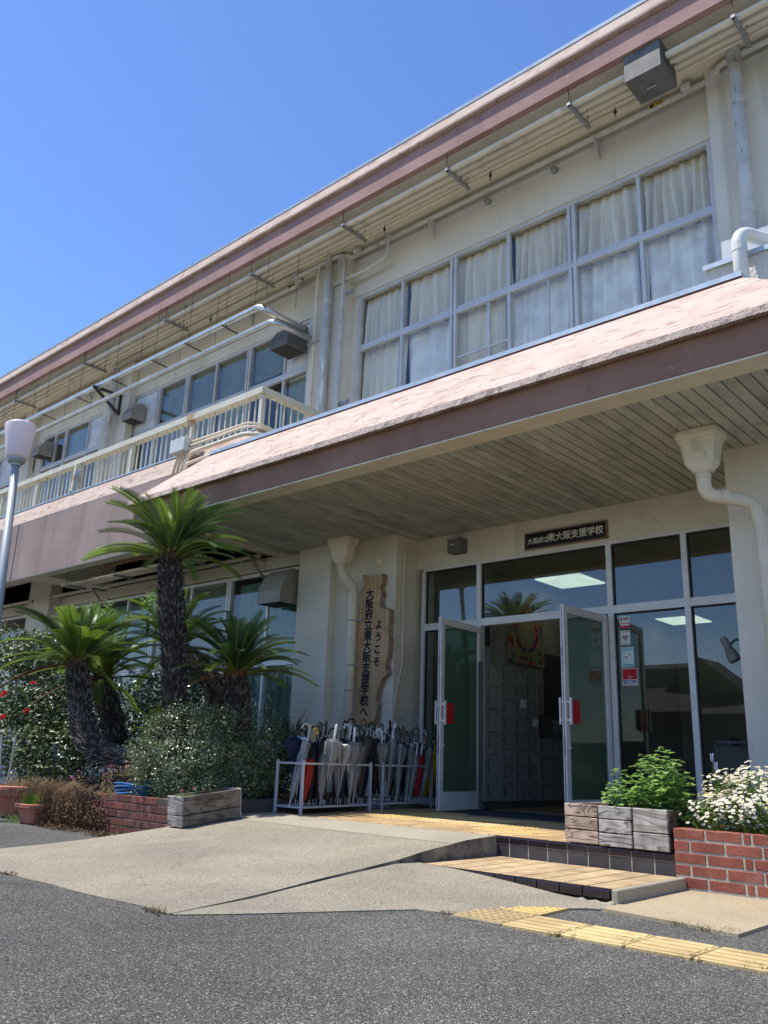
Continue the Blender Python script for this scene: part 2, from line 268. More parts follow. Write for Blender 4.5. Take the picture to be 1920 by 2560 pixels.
# ------------------------------------------------------------------ mesh helpers
class MB:
    def __init__(s): s.v=[]; s.f=[]; s.m=[]
    def add(s,vs,fs,mi=0):
        o=len(s.v); s.v+= [tuple(v) for v in vs]; s.f+=[tuple(i+o for i in f) for f in fs]; s.m+=[mi]*len(fs); return s
    def box(s,x0,x1,y0,y1,z0,z1,mi=0):
        return s.add([(x0,y0,z0),(x1,y0,z0),(x1,y1,z0),(x0,y1,z0),(x0,y0,z1),(x1,y0,z1),(x1,y1,z1),(x0,y1,z1)],[(0,3,2,1),(4,5,6,7),(0,1,5,4),(1,2,6,5),(2,3,7,6),(3,0,4,7)],mi)
    def cbox(s,x0,x1,y0,y1,z0,z1,b=.004,mi=0):
        xs=(x0,x1);ys=(y0,y1);zs=(z0,z1);V=[];idx={}
        for i in (0,1):
            for j in (0,1):
                for k in (0,1):
                    X,Y,Z=xs[i],ys[j],zs[k];dx=b*(1-2*i);dy=b*(1-2*j);dz=b*(1-2*k)
                    idx[i,j,k]=len(V);V+=[(X,Y+dy,Z+dz),(X+dx,Y,Z+dz),(X+dx,Y+dy,Z)]
        F=[]
        def q(*c): F.append(tuple(idx[a]+ax for a,ax in c))
        for i in (0,1): q(*[((i,j,k),0) for j,k in ((0,0),(1,0),(1,1),(0,1))])
        for j in (0,1): q(*[((i,j,k),1) for i,k in ((0,0),(1,0),(1,1),(0,1))])
        for k in (0,1): q(*[((i,j,k),2) for i,j in ((0,0),(1,0),(1,1),(0,1))])
        for i in (0,1):
            for j in (0,1): q(((i,j,0),0),((i,j,0),1),((i,j,1),1),((i,j,1),0))
        for i in (0,1):
            for k in (0,1): q(((i,0,k),0),((i,0,k),2),((i,1,k),2),((i,1,k),0))
        for j in (0,1):
            for k in (0,1): q(((0,j,k),1),((0,j,k),2),((1,j,k),2),((1,j,k),1))
        for i in (0,1):
            for j in (0,1):
                for k in (0,1): q(((i,j,k),0),((i,j,k),1),((i,j,k),2))
        return s.add(V,F,mi)
    def bar(s,a,b,w,h=None,up=(0,0,1),mi=0):
        h=h or w; a=Vector(a);b=Vector(b);d=(b-a).normalized();u=Vector(up)
        if abs(d.dot(u))>.95: u=Vector((0,1,0))
        r=d.cross(u).normalized();u=r.cross(d)
        V=[]
        for p in (a,b):
            for sx,sy in ((-1,-1),(1,-1),(1,1),(-1,1)): V.append(p+r*sx*w/2+u*sy*h/2)
        return s.add(V,[(0,3,2,1),(4,5,6,7),(0,1,5,4),(1,2,6,5),(2,3,7,6),(3,0,4,7)],mi)
    def tube(s,pts,r,n=8,mi=0,caps=True):
        pts=[Vector(p) for p in pts]; k=len(pts); rs=r if isinstance(r,(list,tuple)) else [r]*k
        t0=(pts[1]-pts[0]).normalized(); u=t0.orthogonal().normalized(); V=[]
        for i,p in enumerate(pts):
            t=((pts[min(i+1,k-1)]-pts[max(i-1,0)])).normalized()
            u=(u-t*u.dot(t)).normalized(); w=t.cross(u)
            for j in range(n):
                a=2*PI*j/n; V.append(p+(u*math.cos(a)+w*math.sin(a))*rs[i])
        F=[(i*n+j,i*n+(j+1)%n,(i+1)*n+(j+1)%n,(i+1)*n+j) for i in range(k-1) for j in range(n)]
        if caps: F+=[tuple(range(n-1,-1,-1)),tuple((k-1)*n+j for j in range(n))]
        return s.add(V,F,mi)
    def lathe(s,prof,c=(0,0),n=16,mi=0,sq=None):
        V=[];F=[]
        for r,z in prof:
            for j in range(n):
                a=2*PI*(j+.5)/n; x,y=math.cos(a),math.sin(a)
                if sq: m_=max(abs(x),abs(y)); kk=1/(m_**sq); x*=kk;y*=kk
                V.append((c[0]+r*x,c[1]+r*y,z))
        for i in range(len(prof)-1):
            for j in range(n): F.append((i*n+j,i*n+(j+1)%n,(i+1)*n+(j+1)%n,(i+1)*n+j))
        F.append(tuple(range(n-1,-1,-1)));F.append(tuple((len(prof)-1)*n+j for j in range(n)))
        return s.add(V,F,mi)
    def prismX(s,prof,x0,x1,mi=0,x0b=None,x1b=None):
        n=len(prof); V=[(x0 if x0b is None else x0b[i],y,z) for i,(y,z) in enumerate(prof)]+[(x1 if x1b is None else x1b[i],y,z) for i,(y,z) in enumerate(prof)]
        F=[tuple(range(n)),tuple(range(2*n-1,n-1,-1))]+[(i,i+n,(i+1)%n+n,(i+1)%n) for i in range(n)]
        return s.add(V,F,mi)
    def poly(s,pts,z0,z1,mi=0):
        n=len(pts); V=[(x,y,z0) for x,y in pts]+[(x,y,z1) for x,y in pts]
        return s.add(V,[tuple(range(n-1,-1,-1)),tuple(range(n,2*n))]+[(i,(i+1)%n,(i+1)%n+n,i+n) for i in range(n)],mi)
    def grid(s,P,mi=0):  # P[i][j] points
        n=len(P);m=len(P[0]);V=[p for r in P for p in r]
        return s.add(V,[(i*m+j,i*m+j+1,(i+1)*m+j+1,(i+1)*m+j) for i in range(n-1) for j in range(m-1)],mi)
WL={}
def mesh_of(name,mb,mats,smooth=False,center=True):
    v=np.array(mb.v,dtype=float)
    c=(v.min(0)+v.max(0))/2 if center else np.zeros(3)
    me=bpy.data.meshes.new(name); me.from_pydata((v-c).tolist(),[],mb.f)
    if not isinstance(mats,(list,tuple)): mats=[mats]
    for m in mats: me.materials.append(MATS[m] if isinstance(m,str) else m)
    if len(mats)>1: me.polygons.foreach_set('material_index',mb.m)
    if smooth: me.polygons.foreach_set('use_smooth',[True]*len(me.polygons))
    me.update(); return me,Vector(c)
def link(name,me,loc,parent=None,local=False):
    o=bpy.data.objects.new(name,me); C.objects.link(o); loc=Vector(loc)
    if parent is not None:
        o.parent=parent
        if local: WL[o]=loc; o.location=loc
        else: o.location=loc-WL[parent]; WL[o]=loc
    else: o.location=loc; WL[o]=loc
    return o
def obj(name,mb,mats,parent=None,smooth=False,kind=None,label=None,fix=True):
    me,c=mesh_of(name,mb,mats,smooth)
    if fix:
        import bmesh
        bm=bmesh.new(); bm.from_mesh(me); bmesh.ops.recalc_face_normals(bm,faces=bm.faces); bm.to_mesh(me); bm.free()
    o=link(name,me,c,parent)
    if kind: o['kind']=kind
    if label: o['label']=label
    return o
def tag(o,label,cat,group=None):
    o['label']=label;o['category']=cat
    if group:o['group']=group
    return o
def thing(name,label,cat,loc=(0,0,0),group=None):
    o=bpy.data.objects.new(name,None); C.objects.link(o); o.location=loc; o.empty_display_size=.2; WL[o]=Vector(loc)
    return tag(o,label,cat,group)
def one(name,mb,mats,label,cat,group=None,smooth=False): return tag(obj(name,mb,mats,None,smooth),label,cat,group)
def text(name,s,size,mat,parent,mw,bold=0.0,extrude=.001,spacing=1.0,lines=1.0,align='CENTER',shear=0):
    cu=bpy.data.curves.new(name,'FONT'); cu.body=s; cu.size=size; cu.extrude=extrude; cu.align_x=align; cu.align_y='CENTER'
    cu.space_character=spacing; cu.space_line=lines; cu.shear=shear; cu.resolution_u=3
    t=bpy.data.objects.new(name+'_tmp',cu); C.objects.link(t); bpy.context.view_layer.update()
    me=bpy.data.meshes.new_from_object(t.evaluated_get(bpy.context.evaluated_depsgraph_get())); bpy.data.objects.remove(t)
    if bold:
        import bmesh
        bm=bmesh.new(); b_=bold
        for i,(dx,dy) in enumerate(((0,0),(b_,0),(-b_,0),(0,b_),(0,-b_))):
            m2=me.copy(); m2.transform(Matrix.Translation((dx,dy,.00015*i))); bm.from_mesh(m2); bpy.data.meshes.remove(m2)
        bm.to_mesh(me); bm.free()
    me.materials.clear(); me.materials.append(MATS[mat]); me.transform(mw)
    v=np.array([x.co[:] for x in me.vertices]); c=Vector((v.min(0)+v.max(0))/2) if len(v) else Vector((0,0,0)); me.transform(Matrix.Translation(-c))
    me.name=name; return link(name,me,c,parent)
FRONT=Matrix.Rotation(R(90),4,'X')   # text facing -Y
def at(x,y,z): return Matrix.Translation((x,y,z))@FRONT
def arc(c,r,a0,a1,ax1,ax2,n=6):
    c=Vector(c);ax1=Vector(ax1);ax2=Vector(ax2)
    return [c+(ax1*math.cos(a)+ax2*math.sin(a))*r for a in [a0+(a1-a0)*i/n for i in range(n+1)]]
def rpath(pts,rad,n=5):   # polyline with rounded corners
    pts=[Vector(p) for p in pts]; out=[pts[0]]
    for i in range(1,len(pts)-1):
        a,b,c=pts[i-1],pts[i],pts[i+1]; u=(a-b).normalized(); w=(c-b).normalized(); r=min(rad,(a-b).length*.49,(c-b).length*.49)
        for k in range(n+1):
            t=k/n; out.append((b+u*r)*(1-t)**2+b*2*t*(1-t)+(b+w*r)*t*t)
    out.append(pts[-1]); return out
# ================================================================== GROUND
Y1,Y2,Y3,Z1,Z2,ZS,YW=4.83,5.80,8.7275,.087,.229,3.689,8.28
g=MB(); g.add([(-300,-300,0),(300,-300,0),(300,300,0),(-300,300,0)],[(0,1,2,3)])
obj('asphalt_ground',g,'asphalt',kind='structure')
prof=[(2.69,.006),(3.1,.016),(3.5,.032),(3.9,.056),(4.25,.086),(4.65,.124),(4.86,.155),(5.08,.179),(5.24,.193)]
def xr(y): return -3.95+max(0,(3.9-y)/1.21)*.2
def wob(i): return .012*math.sin(i*2.3)+.008*math.sin(i*5.1)
def rampmesh(pr,x0,nx=10):
    m=MB(); P=[]
    for y,z in pr:
        x1=xr(y); P.append([(x0+(x1-x0)*k/nx, y+(wob(k) if y<2.7 else 0), z) for k in range(nx+1)])
    m.grid(P)
    n=len(pr)
    for col,sgn in ((0,0),(nx,1)):
        V=[P[i][col] for i in range(n)]+[(P[i][col][0],P[i][col][1],-.05) for i in range(n)]
        m.add(V,[(i,i+1,i+1+n,i+n) for i in range(n-1)],1 if sgn else 0)
    V=[P[0][k] for k in range(nx+1)]+[(P[0][k][0],P[0][k][1],-.05) for k in range(nx+1)]
    m.add(V,[(k,k+1,k+2+nx,k+1+nx) for k in range(nx)])
    return m
obj('concrete_ramp',rampmesh(prof,-6.70),['concrete','concrete_dirty'],kind='structure')
obj('concrete_landing',rampmesh([(5.24,.197),(5.40,.212),(5.6,.222),(5.795,.229)],-6.70),['concrete_smooth','concrete_dirty'],kind='structure')
# worn light line across the ramp
inner=[(-3.76,2.70,.004),(-3.86,3.3,.012),(-3.93,3.9,.046),(-3.95,4.25,.072),(-3.95,4.60,.100),(-3.95,4.825,.096),(-3.66,4.825,.088),(-3.42,4.825,.074),(-3.15,4.825,.052),(-2.84,4.825,.024),(-2.60,4.825,.012),(-2.46,4.825,.010)]
outer=[(-3.72,2.69,.002),(-3.58,2.90,.002),(-3.45,3.13,.002),(-3.33,3.36,.002),(-3.20,3.60,.002),(-3.09,3.79,.002),(-2.98,3.80,.004),(-2.86,3.83,.006),(-2.76,4.10,.006),(-2.62,4.44,.006),(-2.53,4.57,.006),(-2.46,4.62,.006)]
P=[]
for k in range(9):
    t=k/8; P.append([(a[0]*(1-t)+b[0]*t,a[1]*(1-t)+b[1]*t,(a[2])*(1-t)**1.1+(b[2]+.004)*(1-(1-t)**1.1)) for a,b in zip(inner,outer)])
m=MB(); m.grid(P); n=len(outer); V=[(p[0],p[1],p[2]) for p in P[-1]]+[(p[0],p[1],-.03) for p in P[-1]]; m.add(V,[(i,i+1,i+1+n,i+n) for i in range(n-1)])
obj('concrete_apron',m,'concrete',kind='structure')
m=MB(); m.poly([(-2.457,4.62),(-2.36,4.605),(-2.15,4.57),(-1.95,4.545),(-1.80,4.50),(-1.66,4.47),(-1.65,5.2),(-1.64,5.795),(-2.457,5.795)],-.03,.016)
obj('concrete_slab',m,'pad',kind='structure')
# ---- entrance platform with its tiles
pl=thing('entrance_platform','','',(-4.5,6.5,0)); del pl['label']; del pl['category']; pl['kind']='structure'
m=MB(); m.box(-8.9,-6.70,8.0,8.72,-.05,.10); m.box(-6.70,1.0,Y2-.0025,8.9,-.05,.217)
obj('platform_base',m,'grout',pl)
m=MB(); m.box(-3.94,-2.50,Y1+.008,Y2,-.05,Z1-.010); obj('step_base',m,'black_gap',pl)
m=MB(); m.box(-6.69,1.0,Y2+.05,8.9,.2172,.2195); obj('tile_bed',m,'black_gap',pl)
m=MB(); m.cbox(-2.50,-2.456,Y1-.004,Y2-.001,-.05,Z1+.002,.006); obj('step_side',m,'concrete_smooth',pl)
m=MB(); rr=random.Random(2); n_=14; P=[]
for j in range(4):
    row=[]
    for i in range(n_+1):
        x=-2.72+.24*i/n_; zt=(.016+.006*math.sin(i*1.1)+rr.uniform(-.004,.004)); row.append((x,Y1-.035+.013*j+rr.uniform(-.004,.004),zt*(j/3)**.6+.004))
    P.append(row)
m.grid(P); obj('broken_mortar',m,'concrete_smooth',pl)
TW=.1655
tile_me={}
def piece(name,key,mk,mats,loc,parent,label=None,rot=None):
    if key not in tile_me:
        tile_me[key]=mesh_of(name,mk(),mats,center=False)[0]
    o=link(name,tile_me[key],loc,parent)
    if rot: o.rotation_euler=rot
    return o
def mkbox(w,d,h,b=.003):
    def f(): m=MB(); m.cbox(-w/2,w/2,-d/2,d/2,-h,0,b); return m
    return f
def mknose():
    m=MB(); pr=[(0,-.052),(0,-.012),(.004,-.004),(.012,0),(.046,0),(.046,-.052)]; m.prismX(pr,-TW/2+.004,TW/2-.004); return m
xs=[-3.9985+TW*k for k in range(10)]   # riser joints
for k in range(9):
    xc=xs[k]+TW/2
    if k==0: xc=-3.9175
    piece('nosing_tile','nose',mknose,'glazed',(xc,Y2-.008,Z2),pl)
    piece('riser_tile','riser',lambda:(lambda m:(m.cbox(-TW/2+.004,TW/2-.004,-.004,.008,-.088,0,.002),m)[1])(MB()),'glazed_flat',(xc,Y2-.001,Z2-.0565),pl)
for k in range(14): 
    if -2.5+k*TW<-1.0: piece('nosing_tile','nose',mknose,'glazed',(xs[9]+TW/2+k*TW+.0,Y2-.008,Z2),pl)
nx=[-3.945,-3.775,-3.62,-3.465,-3.307,-3.152,-2.996,-2.838,-2.684,-2.505]
for k in range(9):
    w=nx[k+1]-nx[k]
    piece('nosing_tile','nose2',mknose,'glazed',((nx[k]+nx[k+1])/2,Y1-.006,Z1),pl).scale=(w/TW,1,1)
    for j in range(2):
        piece('step_tile',('st'),mkbox(.148,.443,.01,.0025),'step_tile',((nx[k]+nx[k+1])/2,Y1+.046+.225+.455*j,Z1-.001),pl).scale=(w/.161,1,1)
x=-6.62; row=0
while x<-2.4:
    for j in range(7):
        y=Y2+.046+.19+.385*j
        if y>8.75: break
        # leave out tiles replaced by tactile ones
        piece('floor_tile','ft',mkbox(TW-.009,.377,.0095,.0025),'floor_tile',(x,y,Z2),pl)
    x+=TW
# ---- tactile paving
def tactile(name,x0,x1,y0,y1,z,kind,mat,parent=None,clip=None,label=None,nb=4):
    m=MB()
    if clip: m.poly(clip,z-.03,z)
    else: m.cbox(x0,x1,y0,y1,z-.03,z,.004)
    w=x1-x0;d=y1-y0
    if kind=='bar':
        for i in range(nb):
            yc=y0+d*(i+.5)/nb; m.cbox(x0+.012,x1-.012,yc-d/nb*.27,yc+d/nb*.27,z-.001,z+.005,.003)
    elif kind=='bary':
        for i in range(nb):
            xc=x0+w*(i+.5)/nb; m.cbox(xc-w/nb*.27,xc+w/nb*.27,y0+.012,y1-.012,z-.001,z+.005,.003)
    else:
        for i in range(6):
            for j in range(6):
                xc=x0+w*(i+.5)/6;yc=y0+d*(j+.5)/6
                if clip:
                    inside=True
                    for a in range(len(clip)):
                        p,q=clip[a],clip[(a+1)%len(clip)]
                        if (q[0]-p[0])*(yc-p[1])-(q[1]-p[1])*(xc-p[0])<.018*math.hypot(q[0]-p[0],q[1]-p[1]): inside=False
                    if not inside: continue
                m.lathe([(.019,z-.001),(.015,z+.004),(.009,z+.006)],(xc,yc),8)
    o=obj(name,m,mat,parent)
    return o
strip=thing('tactile_strip','yellow tactile paving strip of bar tiles leading across the asphalt to the entrance','tactile paving',(-2,3.95,0))
tactile('dot_tile',-2.86,-2.56,3.80,4.14,.013,'dot','tactile_worn',strip,label='worn')['label']='worn brownish dot tile at the end of the strip'
tactile('dot_tile',-2.88,-2.58,4.15,4.47,.013,'dot','tactile_lite',strip,clip=[(-2.88,4.17),(-2.85,4.15),(-2.565,4.15),(-2.58,4.47),(-2.66,4.42)])['label']='cut yellow dot tile'
for i,(a,b) in enumerate(((-2.545,-2.235),(-2.225,-1.915),(-1.905,-1.610),(-1.600,-1.300),(-1.29,-.99))):
    tactile('bar_tile',a,b,3.775+.012*i*.4,4.11,.014,'bar','tactile',strip)
m=MB(); m.box(-2.87,-2.56,3.778,3.797,-.01,.008); obj('mortar_edge',m,'concrete',strip)
s2=thing('tactile_strip','yellow tactile paving laid on the brown tiled landing before the doors','tactile paving',(-5,6.7,Z2))
zt=Z2+.004
for i,x0 in enumerate((-5.95,-5.65)): tactile('dot_tile',x0,x0+.295,6.50,6.80,zt,'dot','tactile_lite',s2)
for i,x0 in enumerate((-5.35,-5.05,-4.75)): tactile('bar_tile',x0,x0+.295,6.50,6.80,zt,'bar','tactile',s2)
for i,x0 in enumerate((-4.45,-4.15)): tactile('dot_tile',x0,x0+.295,6.16,6.46,zt,'dot','tactile_lite',s2)
tactile('dot_tile',-4.45,-4.155,6.48,6.78,zt,'dot','tactile_lite',s2)
for i in range(5): tactile('bar_tile',-5.95,-5.65,6.82+.305*i,7.115+.305*i,zt,'bary','tactile_lite',s2)
for i in range(3): tactile('dot_tile',-5.64+.305*i,-5.345+.305*i,7.05,7.35,zt,'dot','tactile_lite',s2)
m=MB(); m.cbox(-6.0,-4.45,7.75,8.66,Z2,Z2+.012,.004)
one('door_mat',m,'mat','dark grey rubber door mat on the landing in front of the open doors','door mat')

# ================================================================== BUILDING
B=thing('school_building','two storey cream stucco school building with pink eaves, balcony and entrance canopy','school building',(-8,9,0))
def part(name,fn,mat,parent=B,smooth=False,label=None):
    m=MB(); fn(m); return obj(name,m,mat,parent,smooth,label=label)
# --- upper wall
ZT,ZB,ZH=8.45,5.28,7.67
bays=[(-8.18,-2.70),(-14.50,-9.25),(-18.22,-15.62),(-24.2,-19.6),(-31,-25.2)]
def upper(m):
    m.box(-45,2.5,YW,YW+.25,ZH,ZT+.3); m.box(-45,2.5,YW,YW+.25,3.72,ZB)
    ed=sorted(bays); x=-45
    for a,b in ed: m.box(x,a,YW,YW+.25,ZB,ZH); x=b
    m.box(x,2.5,YW,YW+.25,ZB,ZH)
part('wall',upper,'stucco_smooth')
YP=8.13
def pil(a,b): part('pilaster',lambda m:m.box(a,b,YP,YW-.001,4.2,ZT),'stucco_smooth')
p1a=onY(786,760,YP).x; p1b=onY(868,720,YP).x
pil(p1a,p1b); pil(onY(1764,219,YP).x,2.5); pil(onY(266,1100,YP).x,onY(322,1000,YP).x); pil(-19.0,-18.5); pil(-25,-24.4)
# --- lower walls
def lower(m):
    m.box(-7.24,-2.0,8.712,8.95,3.27,ZS+.05)
    m.box(-45,-9.02,YW,YW+.25,3.52,ZS+.6); m.box(-45,-9.02,YW,YW+.25,-.1,.92)
    m.box(-45,-33,YW,YW+.25,.92,3.52); m.box(-17.2,-16.2,YW,YW+.25,.92,3.52)
part('wall',lower,'stucco')
part('column',lambda m:m.box(-9.02,-8.36,8.157,9.1,-.05,ZS+.03),'stucco')
part('column',lambda m:m.box(-8.359,-7.235,8.285,9.1,-.05,ZS+.03),'stucco')
part('column',lambda m:m.box(-2.652,2.5,7.71,9.1,-.05,ZS+.03),'stucco')
part('column',lambda m:m.box(-17.2,-16.3,YW-.25,YW-.001,-.05,4.2),'stucco')
# --- windows
def window(x0,x1,z0,z1,cols,transoms=(),thick=(),fr='alu_blue',glass='glass_win',panels=(),Y=YW,fw=.05,recess=.02):
    w=thing('window_tmp','','',((x0+x1)/2,Y+.05,z0)); 
    for k_ in ('label','category'): del w[k_]
    w.name='window'; w.parent=B; w.location=WL[w]-WL[B]
    xs=[x0]+list(cols)+[x1]; zs=[z0]+list(transoms)+[z1]
    ya,yb=Y+recess,Y+recess+.07
    m=MB(); m.box(x0,x1,ya,yb,z1-fw,z1); m.box(x0,x1,ya-.012,yb,z0,z0+fw)
    m.box(x0,x0+fw,ya-.004,yb-.002,z0+fw,z1-fw); m.box(x1-fw,x1,ya-.004,yb-.002,z0+fw,z1-fw)
    for c in cols:
        t=.055 if c in thick else .022
        if c in thick:
            m.box(c-t,c-.012,ya-.006,yb-.002,z0+fw,z1-fw); m.box(c+.012,c+t,ya-.006,yb-.002,z0+fw,z1-fw); m.box(c-.012,c+.012,ya+.02,yb-.004,z0+fw,z1-fw)
        else: m.box(c-t,c+t,ya+.006,yb-.002,z0+fw,z1-fw)
    for tz in transoms: m.box(x0+fw,x1-fw,ya-.002,yb-.001,tz-.055,tz+.005); m.box(x0+fw,x1-fw,ya+.012,yb-.001,tz+.013,tz+.055)
    f=obj('frame',m,fr,w)
    for i in range(len(xs)-1):
        for j in range(len(zs)-1):
            g=MB(); s_=.028 if (i+j)%2 else .036
            if (i,j) in panels:
                g.box(xs[i]+.02,xs[i+1]-.02,ya+s_,ya+s_+.012,zs[j]+.04,zs[j+1]-.04); obj('panel',g,'white_panel',w)
            else:
                g.box(xs[i]+.02,xs[i+1]-.02,ya+s_,ya+s_+.005,zs[j]+.03,zs[j+1]-.03); obj('pane',g,glass,w)
                q=MB()
                if j==0 and len(zs)>2 and (i%2==0): 
                    q.box(xs[i+1]-.055,xs[i+1]-.022,ya+.03,yb-.02,zs[j]+.06,zs[j+1]-.06); obj('sash',q,'alu_dark',w)
    return w
c1=(-7.30,-6.35,-5.44,-4.49,-3.59)
window(-8.18,-2.70,ZB,ZH,c1,(6.77,),(c1[1],c1[3]))
m=MB(); m.box(-5.78,-5.745,YW+.03,YW+.06,ZB,6.70); m.box(-6.29,-5.46,YW+.034,YW+.064,6.03,6.065)
m.box(-4.86,-4.84,YW+.03,YW+.06,ZB,6.70)
obj('muntin',m,'alu_blue',B)
c2=(-13.59,-12.64,-11.77,-10.82,-9.87)
window(-14.50,-9.25,ZB,ZH,c2,(6.80,),(c2[0],c2[1],c2[3]),panels=((0,1),(5,1)))
c3=(-17.70,-17.19,-16.22)
window(-18.22,-15.62,ZB,ZH,c3,(6.9,),(c3[1],),panels=((3,1),))
window(-24.2,-19.6,ZB,ZH,(-23.2,-22.2,-21.3,-20.4),(6.9,),(-22.2,),panels=((4,1),))
window(-31,-25.2,ZB,ZH,(-30,-29,-28,-27,-26.1),(6.9,),(-28,))
c5=(-9.86,-10.82,-11.85,-12.9,-13.8,-14.9); c5=tuple(sorted(c5))
window(-16.2,-9.02,.92,3.50,c5,(2.1,),(-10.82,-12.9,-14.9),fr='alu',Y=YW)
window(-32.9,-17.25,.92,3.50,(-31,-29.5,-28,-26.5,-25,-23.5,-22,-20.5,-19),(2.1,),(-28,-22),fr='alu',Y=YW)
# --- entrance glazing
en=thing('e','','',(-4.8,Y3,Z2)); del en['label'],en['category']; en.name='entrance_frame'; en.parent=B; en.location=WL[en]-WL[B]
gx=[-7.10,-6.20,-4.385,-3.50,-2.40]
ZT0,ZT1=2.43,2.52; ZG=3.27
m=MB()
m.box(-7.12,-2.4,8.715,8.80,ZG-.035,ZG-.001)
m.box(-7.14,-7.085,8.713,8.80,Z2,ZG-.036)
for x_ in gx[1:4]: m.box(x_-.032,x_+.032,8.710,8.80,Z2,ZG-.036)
for a,b in ((-7.084,-6.233),(-6.167,-4.418),(-4.352,-3.533),(-3.467,-2.4)): m.box(a,b,8.712,8.798,ZT0,ZT1)
for a,b in ((-7.084,-6.233),(-4.352,-3.533),(-3.467,-2.4)): m.box(a,b,8.714,8.796,Z2,Z2+.10)
obj('frame',m,'alu',en)
for a,b in ((-7.08,-6.235),(-6.165,-4.42),(-4.35,-3.535),(-3.465,-2.4)):
    g=MB(); g.box(a,b,8.755,8.761,ZT1,ZG-.036); obj('pane',g,'glass',en)
for a,b in ((-7.08,-6.235),(-4.35,-3.535),(-3.465,-2.4)):
    g=MB(); g.box(a,b,8.755,8.761,Z2+.10,ZT0); obj('pane',g,'glass',en)
# dark gasket lines
m=MB()
for a,b in ((-7.083,-6.234),(-6.166,-4.419),(-4.351,-3.534),(-3.466,-2.4)):
    m.box(a,b,8.74,8.77,ZG-.052,ZG-.036); m.box(a,a+.014,8.74,8.77,ZT1,ZG-.052)
for a,b in ((-7.083,-6.234),(-4.351,-3.534),(-3.466,-2.4)):
    m.box(a,b,8.74,8.77,ZT0-.016,ZT0); m.box(a,a+.014,8.74,8.77,Z2+.1,ZT0-.016)
obj('gasket',m,'black',en)
# --- eave
XA,XB=-45,3.2
part('eave_soffit',lambda m:m.box(XA,XB,7.34,YW+.02,8.45,8.52),'soffit_paint')
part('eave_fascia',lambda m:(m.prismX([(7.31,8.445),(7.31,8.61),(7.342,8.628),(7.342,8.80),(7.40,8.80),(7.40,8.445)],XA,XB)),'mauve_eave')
part('eave_slope',lambda m:m.prismX([(7.275,8.802),(7.272,8.83),(7.315,9.0),(7.55,9.0),(7.55,8.802)],XA,XB),'pink')
part('eave_flashing',lambda m:m.prismX([(7.305,9.001),(7.30,9.045),(7.6,9.075),(7.6,9.001)],XA,XB),'flashing')
part('roof',lambda m:m.box(XA,XB,7.56,19,8.60,8.98),'concrete_smooth')
part('end_wall',lambda m:(m.box(2.5,2.75,8.3,19,0,8.6),m.box(-45.2,-45,8.3,19,0,8.6),m.box(-45,2.5,18.8,19,0,8.6)),'stucco')
part('interior_wall',lambda m:(m.box(-45,2.4,12.2,12.3,4.3,8.55),m.box(-45,-9.0,12.2,12.3,0,4.1),m.box(-45,2.4,8.55,18.8,4.1,4.3),m.box(-9.0,-8.9,9.2,12.2,4.3,8.5),m.box(-15.1,-15.0,8.6,12.2,4.3,8.5)),'room')
# --- canopy
cn=thing('c','','',(-5.6,6.5,ZS)); del cn['label'],cn['category']; cn.name='canopy'; cn.parent=B; cn.location=WL[cn]-WL[B]
XL0,XR0,XL1,XR1=-10.03,-1.20,-8.93,-1.91
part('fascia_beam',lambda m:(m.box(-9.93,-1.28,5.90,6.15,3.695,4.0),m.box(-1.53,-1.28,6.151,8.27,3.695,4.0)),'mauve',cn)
part('edge_strip',lambda m:(m.box(-9.93,-1.3,5.906,6.15,3.676,3.692),m.box(-9.575,-9.365,6.151,8.27,3.676,3.72),m.box(-9.60,-9.585,6.2,8.27,3.68,4.0)),'cream_pipe',cn)
lipp=[(XL0,5.83),(XR0,5.83)]
def lip(m):
    n=60; P0=[];P1=[];P2=[];P3=[]
    for i in range(n+1):
        x=XL0+(XR0-XL0)*i/n; w=.0025*math.sin(i*1.7)+.002*math.sin(i*4.3)
        P0.append((x,5.95,3.985+w)); P1.append((x,5.818+w*.5,3.962+w)); P2.append((x,5.860,4.046)); P3.append((x,5.95,4.10))
    m.grid([P0,P1,P2,P3])
    m.box(XR0-.12,XR0,5.9,8.27,3.975,4.04); m.box(XL0,XL0+.12,5.9,6.73,3.975,4.04)
part('drip_lip',lip,'pink_rough',cn)
def slope(m):
    a=(XL0,5.860,4.047);b=(XR0,5.860,4.047);c=(XR1,6.33,4.605);d=(XL1,6.33,4.605)
    e=(XR0,8.27,4.042);f=(XR1,8.27,4.605);g=(XL1,6.735,4.605);h=(XL0,6.735,4.042)
    m.add([a,b,c,d],[(0,1,2,3)]); m.add([b,e,f,c],[(0,1,2,3)]); m.add([a,d,g,h],[(0,1,2,3)])
part('canopy_slope',slope,'pink',cn)
part('canopy_flashing',lambda m:(m.box(XL1,XR1,6.322,6.40,4.622,4.668),m.box(XR1-.08,XR1,6.401,8.27,4.622,4.668)),'flashing',cn)
part('maroon_band',lambda m:(m.box(XL1,XR1,6.328,6.40,4.600,4.621)),'maroon',cn)
part('canopy_deck',lambda m:(m.box(XL1,XR1-.02,6.402,8.27,4.50,4.56),m.box(-9.9,-1.3,6.16,8.7,3.74,3.78)),'concrete_smooth',cn)
part('board_backing',lambda m:m.box(-9.36,-1.54,6.152,8.705,3.715,3.722),'black_gap',cn)
bme,_c=mesh_of('soffit_board',(lambda m:(m.cbox(-.0508,.0508,6.153,8.704,ZS,ZS+.018,.003),m)[1])(MB()),'boards',center=False)
x=-9.30
x0g=-3.007
k=-56
while True:
    xg=x0g+.1127*k; 
    if xg+.1127>-1.53: break
    if xg>-9.36: 
        o=link('soffit_board',bme,(xg+.05635,0,0),cn)
    k+=1
